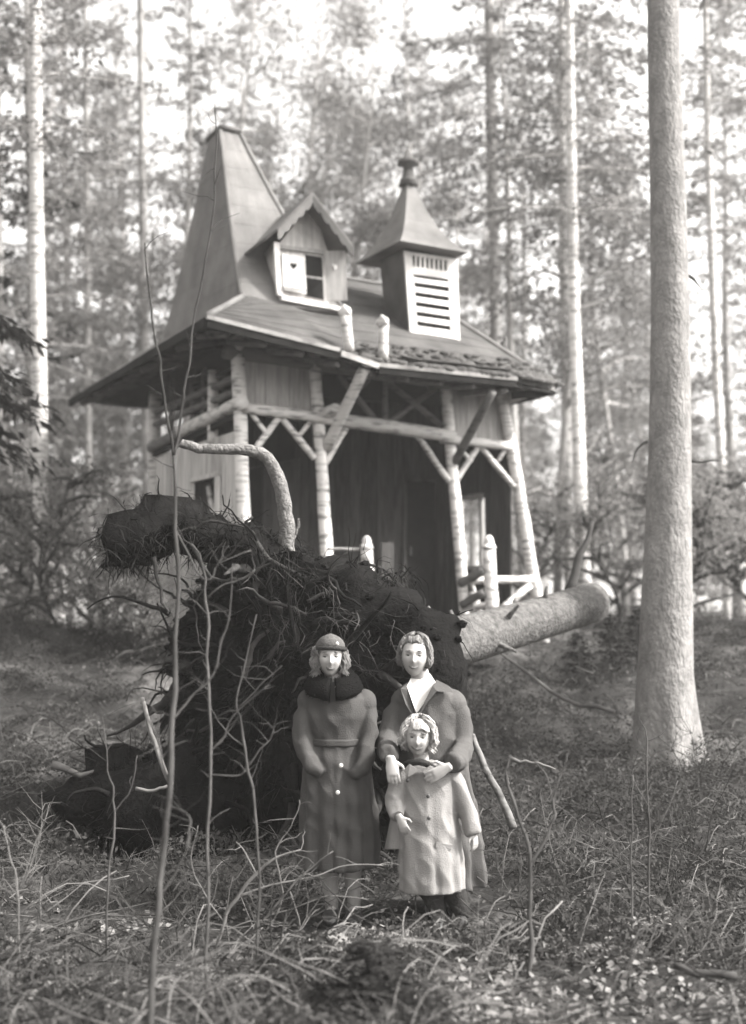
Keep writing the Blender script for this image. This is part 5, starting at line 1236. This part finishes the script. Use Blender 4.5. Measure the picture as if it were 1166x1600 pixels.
c.ball(PX(706, 1100, YB), 0.085); c.tube([PX(690, 1092, YB), PX(708, 1100, YB), PX(717, 1122, YB - 0.01), PX(724, 1160, YB - 0.05), PX(720, 1180, YB - 0.15), PX(712, 1190, YC - 0.06), PX(706, 1193, YC - 0.115)], [0.05, 0.074, 0.072, 0.066, 0.06, 0.054, 0.05], 16, 0.2)
c.ball(PX(632, 1098, YB), 0.08); c.tube([PX(646, 1092, YB), PX(630, 1100, YB), PX(618, 1120, YB), PX(607, 1152, YB - 0.08), PX(606, 1170, YB - 0.2), PX(608, 1180, YC - 0.06)], [0.05, 0.07, 0.068, 0.064, 0.058, 0.05], 16, 0.16)
remesh(c, 'coat', 'coat_mid', pb, 0.0075, 4, wrinkle=0.011)
# white blouse or scarf in the neck opening, lapels over it
MB().slab([PX(636, 1072, YB - 0.105), PX(651, 1115, YB - 0.148), PX(662, 1100, YB - 0.145), PX(681, 1066, YB - 0.105), PX(672, 1052, YB - 0.055), PX(657, 1062, YB - 0.075), PX(642, 1060, YB - 0.065)], (0, 0.02, 0)).build('blouse', 'blouse', pb)
def lapel(pts, m='coat_mid', nm='lapel'):
    return MB().slab([PX(x, y, YB - d) for x, y, d in pts], (0, 0.014, 0.0)).build(nm, m, pb)
lapel([(682, 1062, 0.075), (700, 1071, 0.11), (708, 1082, 0.135), (683, 1080, 0.15), (668, 1098, 0.16), (652, 1124, 0.165), (664, 1096, 0.158), (676, 1072, 0.13)])
lapel([(638, 1066, 0.08), (626, 1076, 0.115), (634, 1100, 0.15), (650, 1126, 0.165), (644, 1100, 0.155), (637, 1078, 0.12)])
for fx_ in (676, 710):
    ft = PX(fx_, 1420, YB)
    MB().loft([[Vector((ft.x + math.cos(t) * rx, YB + yy, zB + 0.004 + rz + math.sin(t) * rz)) for t in [2 * math.pi * k / 14 for k in range(14)]] for yy, rx, rz in ((0.085, 0.02, 0.03), (0.06, 0.04, 0.036), (0.0, 0.043, 0.03), (-0.08, 0.05, 0.03), (-0.15, 0.038, 0.02), (-0.17, 0.012, 0.01))]).build('shoe', 'leather', pb, True)
for fx_, kx in ((676, 674), (710, 708)):
    ft = PX(fx_, 1420, YB); MB().tube([PX(kx, 1335, YB), Vector((ft.x, YB + 0.02, zB + 0.11)), Vector((ft.x, YB + 0.02, zB + 0.05))], [0.055, 0.039, 0.038], 14).build('stocking', 'dark_wool', pb, True)

# ---- child
fc = PX(688, 1448, YC); zC = hz(fc.x, YC)
pc = thing('person', (fc.x, YC, zC), 'smiling fair-haired child in light coat, standing in front of the women', 'person')
HC = Head(PX(654, 1153, YC), 0.92, -0.12, 0.05)
b = MB(); HC.add(b)
b.tube([PX(656, 1172, YC + 0.03), PX(660, 1192, YC + 0.03), PX(664, 1210, YC + 0.03)], [0.042, 0.043, 0.06], 14)
b.loft([ellring(PX(px, py, YC + 0.03), rx, ry, 24) for px, py, rx, ry in ((664, 1203, 0.08, 0.055), (666, 1220, 0.13, 0.07), (672, 1270, 0.11, 0.08), (676, 1320, 0.12, 0.085))])
for hx, kx, fx_ in ((668, 676, 684), (700, 712, 720)):
    ft = PX(fx_, 1448, YC)
    b.tube([PX(hx, 1310, YC + 0.03), PX(kx, 1385, YC + 0.02), Vector((ft.x, YC + 0.03, zC + 0.08)), Vector((ft.x, YC + 0.02, zC + 0.03))], [0.06, 0.043, 0.032, 0.03], 12)
    b.loft([[Vector((ft.x + math.cos(t) * rx * 0.9, YC + yy, zC + 0.012 + rz + math.sin(t) * rz)) for t in [2 * math.pi * k / 12 for k in range(12)]] for yy, rx, rz in ((0.05, 0.022, 0.022), (0.0, 0.028, 0.024), (-0.06, 0.033, 0.018), (-0.11, 0.024, 0.011))])
b.tube([PX(708, 1216, YC + 0.02), PX(724, 1258, YC), PX(738, 1290, YC - 0.04), PX(741, 1300, YC - 0.05)], [0.035, 0.028, 0.022, 0.02], 10)
b.tube([PX(624, 1216, YC + 0.02), PX(617, 1250, YC - 0.02), PX(622, 1274, YC - 0.10), PX(625, 1280, YC - 0.12)], [0.035, 0.028, 0.022, 0.02], 10)
hand(b, PX(741, 1300, YC - 0.05), Vector((0.1, -0.1, -1)), Vector((-0.6, -0.75, 0)), Vector((-0.7, 0.6, 0)), 0.72, 0.5)
hand(b, PX(624, 1276, YC - 0.13), Vector((0.35, -0.1, -0.85)), Vector((0.8, -0.2, 0.4)), Vector((0.2, 0.9, 0)), 0.72, 0.7)
remesh(b, 'body', 'skin', pc, 0.005, 2)
HC.features(pc, 1.45, 'hair_fair')
hair(HC, pc, 'hair_blond', seed=14, n=3200, length=0.062, vol=1.12, curl=0.055, gap=2.05)
def fr_c(r):   # soft curls swept to one side over the forehead
    x = r.uniform(-0.055, 0.055); c_ = math.sin(x * 120) * 0.006
    return [(x + 0.004 * k, -0.040 - 0.0135 * k + 8 * x * x + r.gauss(0, .0012) - abs(c_) * 0.6, 0.106 - 0.0105 * k - 6 * x * x + c_ * 0.5) for k in range(5)]
strand_fringe(HC, pc, 'hair_blond', fr_c, 600, 6)
fl = MB(); rr_ = random.Random(10)
for i in range(80): lock(fl, [HC.P(*p) for p in fr_c(rr_)], 0.0036)
tag(fl.build('locks', 'hair_blond', pc, True), kind='stuff')
c = MB(); foldC = creases([(HP + 0.12, 0.09, 1.0), (HP - 0.5, 0.13, 0.8), (HP + 0.7, 0.12, 0.9), (HP + 1.2, 0.12, 0.6), (HP - 1.1, 0.12, 0.7)])
c.loft(coat_rings([(1190, 648, 680, 0.05, 0), (1196, 634, 697, 0.075, 0), (1206, 624, 710, 0.095, 0), (1230, 623, 712, 0.11, 0.01), (1280, 622, 716, 0.125, 0.03), (1330, 622, 722, 0.14, 0.05), (1384, 624, 728, 0.15, 0.08), (1389, 624, 728, 0.15, 0.08)], YC + 0.02, foldC))
c.tube([PX(702, 1206, YC + 0.02), PX(713, 1226, YC + 0.01), PX(727, 1262, YC - 0.01), PX(741, 1303, YC - 0.05)], [0.062, 0.060, 0.052, 0.043], 14, 0.12)
c.tube([PX(632, 1206, YC + 0.02), PX(622, 1226, YC), PX(616, 1256, YC - 0.04), PX(621, 1276, YC - 0.11)], [0.06, 0.056, 0.05, 0.042], 14, 0.12)
remesh(c, 'coat', 'coat_light', pc, 0.007, 3, wrinkle=0.009)
c = MB()   # front flap of the coat blown to the side
c.loft([[PX(px + dx, py, YC + 0.03 + dy) for dx, dy in ((-w, 0.0), (-w * 0.4, -0.035), (w * 0.4, -0.05), (w, -0.03), (w, 0.0), (0, 0.03))] for px, py, w in ((620, 1270, 8), (619, 1300, 13), (618, 1325, 17), (618, 1327, 17))]).build('coat_flap', 'coat_light', pc, True)
for px, py, d in ((637, 1219, 0.10), (669, 1244, 0.115), (670, 1278, 0.13)): button(PX(px, py, YC - d), 0.011, 'button_dark', pc)
for q in (((682, 1316), (706, 1320), (705, 1329), (681, 1325)),):
    MB().slab([PX(a_, b_, YC - 0.117 if a_ < 695 else YC - 0.098) for a_, b_ in q], (0, 0.02, 0)).build('pocket_flap', 'coat_light', pc)
# dark scarf in the collar
MB().tube([PX(626, 1198, YC - 0.03), PX(640, 1192, YC - 0.08), PX(655, 1190, YC - 0.10), PX(668, 1194, YC - 0.10), PX(680, 1200, YC - 0.085)], [0.014, 0.02, 0.02, 0.019, 0.012], 10).build('scarf', 'dark_wool', pc, True)
MB().slab([PX(640, 1194, YC - 0.115), PX(655, 1204, YC - 0.125), PX(638, 1214, YC - 0.12), (PX(630, 1204, YC - 0.10))], (0, 0.012, 0)).build('collar', 'coat_light', pc)
MB().slab([PX(672, 1196, YC - 0.115), PX(690, 1204, YC - 0.10), PX(678, 1216, YC - 0.122), PX(660, 1206, YC - 0.125)], (0, 0.012, 0)).build('collar', 'coat_light', pc)
for hx, kx, fx_ in ((668, 676, 684), (700, 712, 720)):
    ft = PX(fx_, 1448, YC)
    MB().tube([PX(hx, 1370, YC + 0.03), PX(kx, 1395, YC + 0.02), Vector((ft.x, YC + 0.03, zC + 0.1)), Vector((ft.x, YC + 0.02, zC + 0.05))], [0.072, 0.066, 0.052, 0.048], 14, 0.15).build('trouser_leg', 'dark_wool', pc, True)
    MB().loft([[Vector((ft.x + math.cos(t) * rx, YC + yy, zC + 0.004 + rz + math.sin(t) * rz)) for t in [2 * math.pi * k / 14 for k in range(14)]] for yy, rx, rz in ((0.06, 0.02, 0.03), (0.045, 0.034, 0.045), (0.0, 0.036, 0.042), (-0.06, 0.04, 0.026), (-0.12, 0.03, 0.018), (-0.135, 0.01, 0.01))]).build('shoe', 'leather', pc, True)

# ------------------------------------------------------------------ ground cover
def scatter(N, y0, y1, power=1.0):
    """random points over the part of the ground the picture shows, denser near the camera"""
    y = y0 + (y1 - y0) * RNG.random(N) ** power; x = (RNG.random(N) * 2 - 1) * (y * 0.31 + 0.6); return x, y
def keep_clear(x, y):
    pit = ((x + 1.5) / 1.0) ** 2 + ((y - 9.2) / 0.75) ** 2 < 0.8
    q = (x - P1.x) * EU.x + (y - P1.y) * EU.y; r = (x - P1.x) * EV.x + (y - P1.y) * EV.y
    return ~(pit | ((q > -0.1) & (q < 3.7) & (r > -0.1) & (r < 3.2)))
def stuff(name, V, Fq, m): return tag(link(name, np_mesh(name, V, Fq), m), kind='stuff')
# fallen leaves and bark flakes
x, y = scatter(26000, 4.6, 18, 1.4); k = keep_clear(x, y) & (fnoise(x * 0.8, y * 0.8, 31) + RNG.normal(size=len(x)) * 0.5 > -0.15); x, y = x[k], y[k]
C = np.stack([x, y, H(x, y) + RNG.uniform(0.0, 0.03, len(x))], 1); D = RNG.normal(size=C.shape); D[:, 2] *= 0.35; L = RNG.uniform(0.015, 0.05, len(x))
V, Fq = leaf_quads(C, D, L, L * 0.3); stuff('leaf_litter', V, Fq, 'dry_leaf')
# low blueberry and heather scrub in clumps
x, y = scatter(2600, 4.7, 19, 1.35); dens = fnoise(x * 0.55, y * 0.55, 77) + 0.35 * (x > 0.9) - 0.9 * ((y < 6.2) & (x > 0.3)); k = keep_clear(x, y) & (dens > -0.25) & ~((np.abs(x - 0.2) < 0.75) & (np.abs(y - 7.3) < 0.35)); x, y = x[k], y[k]
n = 85; hh = RNG.uniform(0.07, 0.26, len(x)) * np.where(y < 6.8, 0.7, 1.0) * np.where((x > 0.7) & (y > 6.8), 1.35, 1.0); a = RNG.uniform(0, 6.283, (len(x), n)); rr = RNG.random((len(x), n)) ** 0.5 * (hh * 1.0)[:, None]; t = RNG.random((len(x), n)) ** 0.6
cx = x[:, None] + np.cos(a) * rr; cy = y[:, None] + np.sin(a) * rr; cz = H(x, y)[:, None] - 0.02 + t * hh[:, None] * (1 - 0.4 * (rr / hh[:, None]) ** 2)
C = np.stack([cx, cy, cz], 2).reshape(-1, 3); D = RNG.normal(size=C.shape); D[:, 2] += 0.5; L = RNG.uniform(0.014, 0.045, len(C)); V, Fq = leaf_quads(C, D, L, L * 0.27); stuff('scrub', V, Fq, 'scrub_leaf')
# dry grass
x, y = scatter(9000, 4.6, 17, 1.5); k = keep_clear(x, y) & (fnoise(x * 0.7 + 9, y * 0.7, 55) > -0.1); x, y = x[k], y[k]; n = 7
bxs = np.repeat(x, n) + RNG.normal(size=len(x) * n) * 0.03; bys = np.repeat(y, n) + RNG.normal(size=len(x) * n) * 0.03
base = np.stack([bxs, bys, H(bxs, bys) - 0.01], 1); D = RNG.normal(size=base.shape) * 0.6; D[:, 2] = RNG.uniform(0.2, 1.1, len(base)); D /= np.linalg.norm(D, axis=1, keepdims=True)
L = RNG.uniform(0.06, 0.22, len(base))[:, None]; S = np.cross(D, RNG.normal(size=D.shape)); S = S / np.linalg.norm(S, axis=1, keepdims=True) * 0.0022
mid = base + D * L * 0.55; tip = base + D * L; tip[:, 2] -= L[:, 0] * 0.25
V = np.stack([base - S, base + S, mid + S * 0.8, mid - S * 0.8, mid + S * 0.8, mid - S * 0.8, tip - S * 0.1, tip + S * 0.1], 1).reshape(-1, 3)
i0 = np.arange(len(base))[:, None] * 8; Fq = np.concatenate([i0 + np.array([0, 1, 2, 3]), i0 + np.array([5, 4, 7, 6])]); stuff('dry_grass', V, Fq, 'dry_grass')
# pale leaves added in drifts to stand for sunlit patches of ground
Cs = []
for (px_, py_, rad, n_) in ((450, 1556, .22, 170), (500, 1500, .18, 120), (715, 1545, .25, 190), (790, 1588, .28, 220), (1075, 1500, .3, 240), (1130, 1572, .3, 240), (960, 1560, .26, 180), (590, 1476, .25, 160), (640, 1500, .2, 120), (255, 1545, .25, 170), (130, 1560, .28, 190), (60, 1500, .25, 150), (340, 1500, .2, 120), (880, 1510, .2, 120), (1010, 1440, .3, 160), (180, 1440, .3, 140), (720, 1480, .2, 110)):
    d_ = ray(px_, py_); g_ = CAM + d_ * ((CAM.z - 0.03) / -d_.z)
    Cs.append(np.stack([g_.x + RNG.normal(size=n_) * rad * 0.75, g_.y + RNG.normal(size=n_) * rad * 0.55], 1))
Cs = np.concatenate(Cs); C = np.stack([Cs[:, 0], Cs[:, 1], H(Cs[:, 0], Cs[:, 1]) + RNG.uniform(0.005, 0.05, len(Cs))], 1)
D = RNG.normal(size=C.shape); D[:, 2] *= 0.3; L = RNG.uniform(0.025, 0.06, len(C)); V, Fq = leaf_quads(C, D, L, L * 0.33); stuff('sunpatch_leaves', V, Fq, 'sunpatch_leaf')
# tangled brushwood: long thin dead stalks lying and arching every way
for nm_, N_, m_, sd_ in (('brushwood', 5200, 'twig', 91), ('pale_brushwood', 2600, 'pale_twig', 93)):
    x, y = scatter(N_, 4.7, 16, 1.3); k = keep_clear(x, y) & (fnoise(x * 0.7, y * 0.7, sd_) + 0.5 * ((x > 0.6) & (y > 6.6)) + 0.35 * (x < -0.6) > -0.1) & ~((np.abs(x - 0.2) < 0.6) & (np.abs(y - 7.3) < 0.4)); x, y = x[k], y[k]; n = len(x)
    a = RNG.uniform(0, 6.283, n); L = RNG.uniform(0.15, 0.6, n); rise = RNG.uniform(-0.05, 0.55, n) * L; z = H(x, y); w = RNG.uniform(0.0012, 0.0038, n); seg = 5; P_ = []
    for q in range(seg + 1):
        t = q / seg; bend = 0.35 * L * t * t * np.sin(a * 3); P_.append(np.stack([x + np.cos(a) * L * t - np.sin(a) * bend, y + np.sin(a) * L * t + np.cos(a) * bend, z + 0.01 + rise * np.sin(math.pi * 0.75 * t) + RNG.normal(size=n) * 0.012], 1))
    side = np.stack([-np.sin(a) * w, np.cos(a) * w, w * 0.8], 1); V = np.stack([v_ for p in P_ for v_ in (p - side, p + side)], 1).reshape(-1, 3)
    i0 = np.arange(n)[:, None] * (2 * (seg + 1)); Fq = np.concatenate([i0 + np.array([2 * q, 2 * q + 1, 2 * q + 3, 2 * q + 2]) for q in range(seg)]); stuff(nm_, V, Fq, m_)
# fallen twigs
tw = MB(); tp_ = MB()
for i in range(900):
    y_ = 4.8 + 11 * random.random() ** 1.4; x_ = random.uniform(-1, 1) * (y_ * 0.31 + 0.4)
    if not bool(keep_clear(np.array([x_]), np.array([y_]))[0]): continue
    a = random.uniform(0, 6.28); L = random.uniform(0.15, 0.7); el = random.uniform(-0.05, 0.35)
    p = Vector((x_, y_, hz(x_, y_) + 0.01)); pts = crooked(p, (math.cos(a), math.sin(a), el), L, 4, 0.15)
    pts = [Vector((q.x, q.y, max(q.z, hz(q.x, q.y) + 0.004))) for q in pts]; r = random.uniform(0.002, 0.007)
    (tw if random.random() < 0.55 else tp_).tube(pts, [r, r * 0.9, r * 0.75, r * 0.6, r * 0.3], 4, caps=False)
tag(tw.build('fallen_twigs', 'twig'), kind='stuff'); tag(tp_.build('pale_fallen_twigs', 'pale_twig'), kind='stuff')

# ------------------------------------------------------------------ haze in the wood
HAZE = 0.0019
hm = bpy.data.materials.new('haze_air'); hm.use_nodes = True; N = hm.node_tree.nodes; Lk = hm.node_tree.links
for n_ in list(N):
    if n_.type != 'OUTPUT_MATERIAL': N.remove(n_)
pv = N.new('ShaderNodeVolumePrincipled'); pv.inputs['Color'].default_value = (0.95, 0.935, 0.915, 1); pv.inputs['Density'].default_value = HAZE; pv.inputs['Anisotropy'].default_value = 0.4
Lk.new(pv.outputs['Volume'], [n_ for n_ in N if n_.type == 'OUTPUT_MATERIAL'][0].inputs['Volume'])
hb = MB().box((0, 570, 8.5), (1420, 1270, 35)); hz_o = hb.build('haze', hm); hz_o['kind'] = 'stuff'
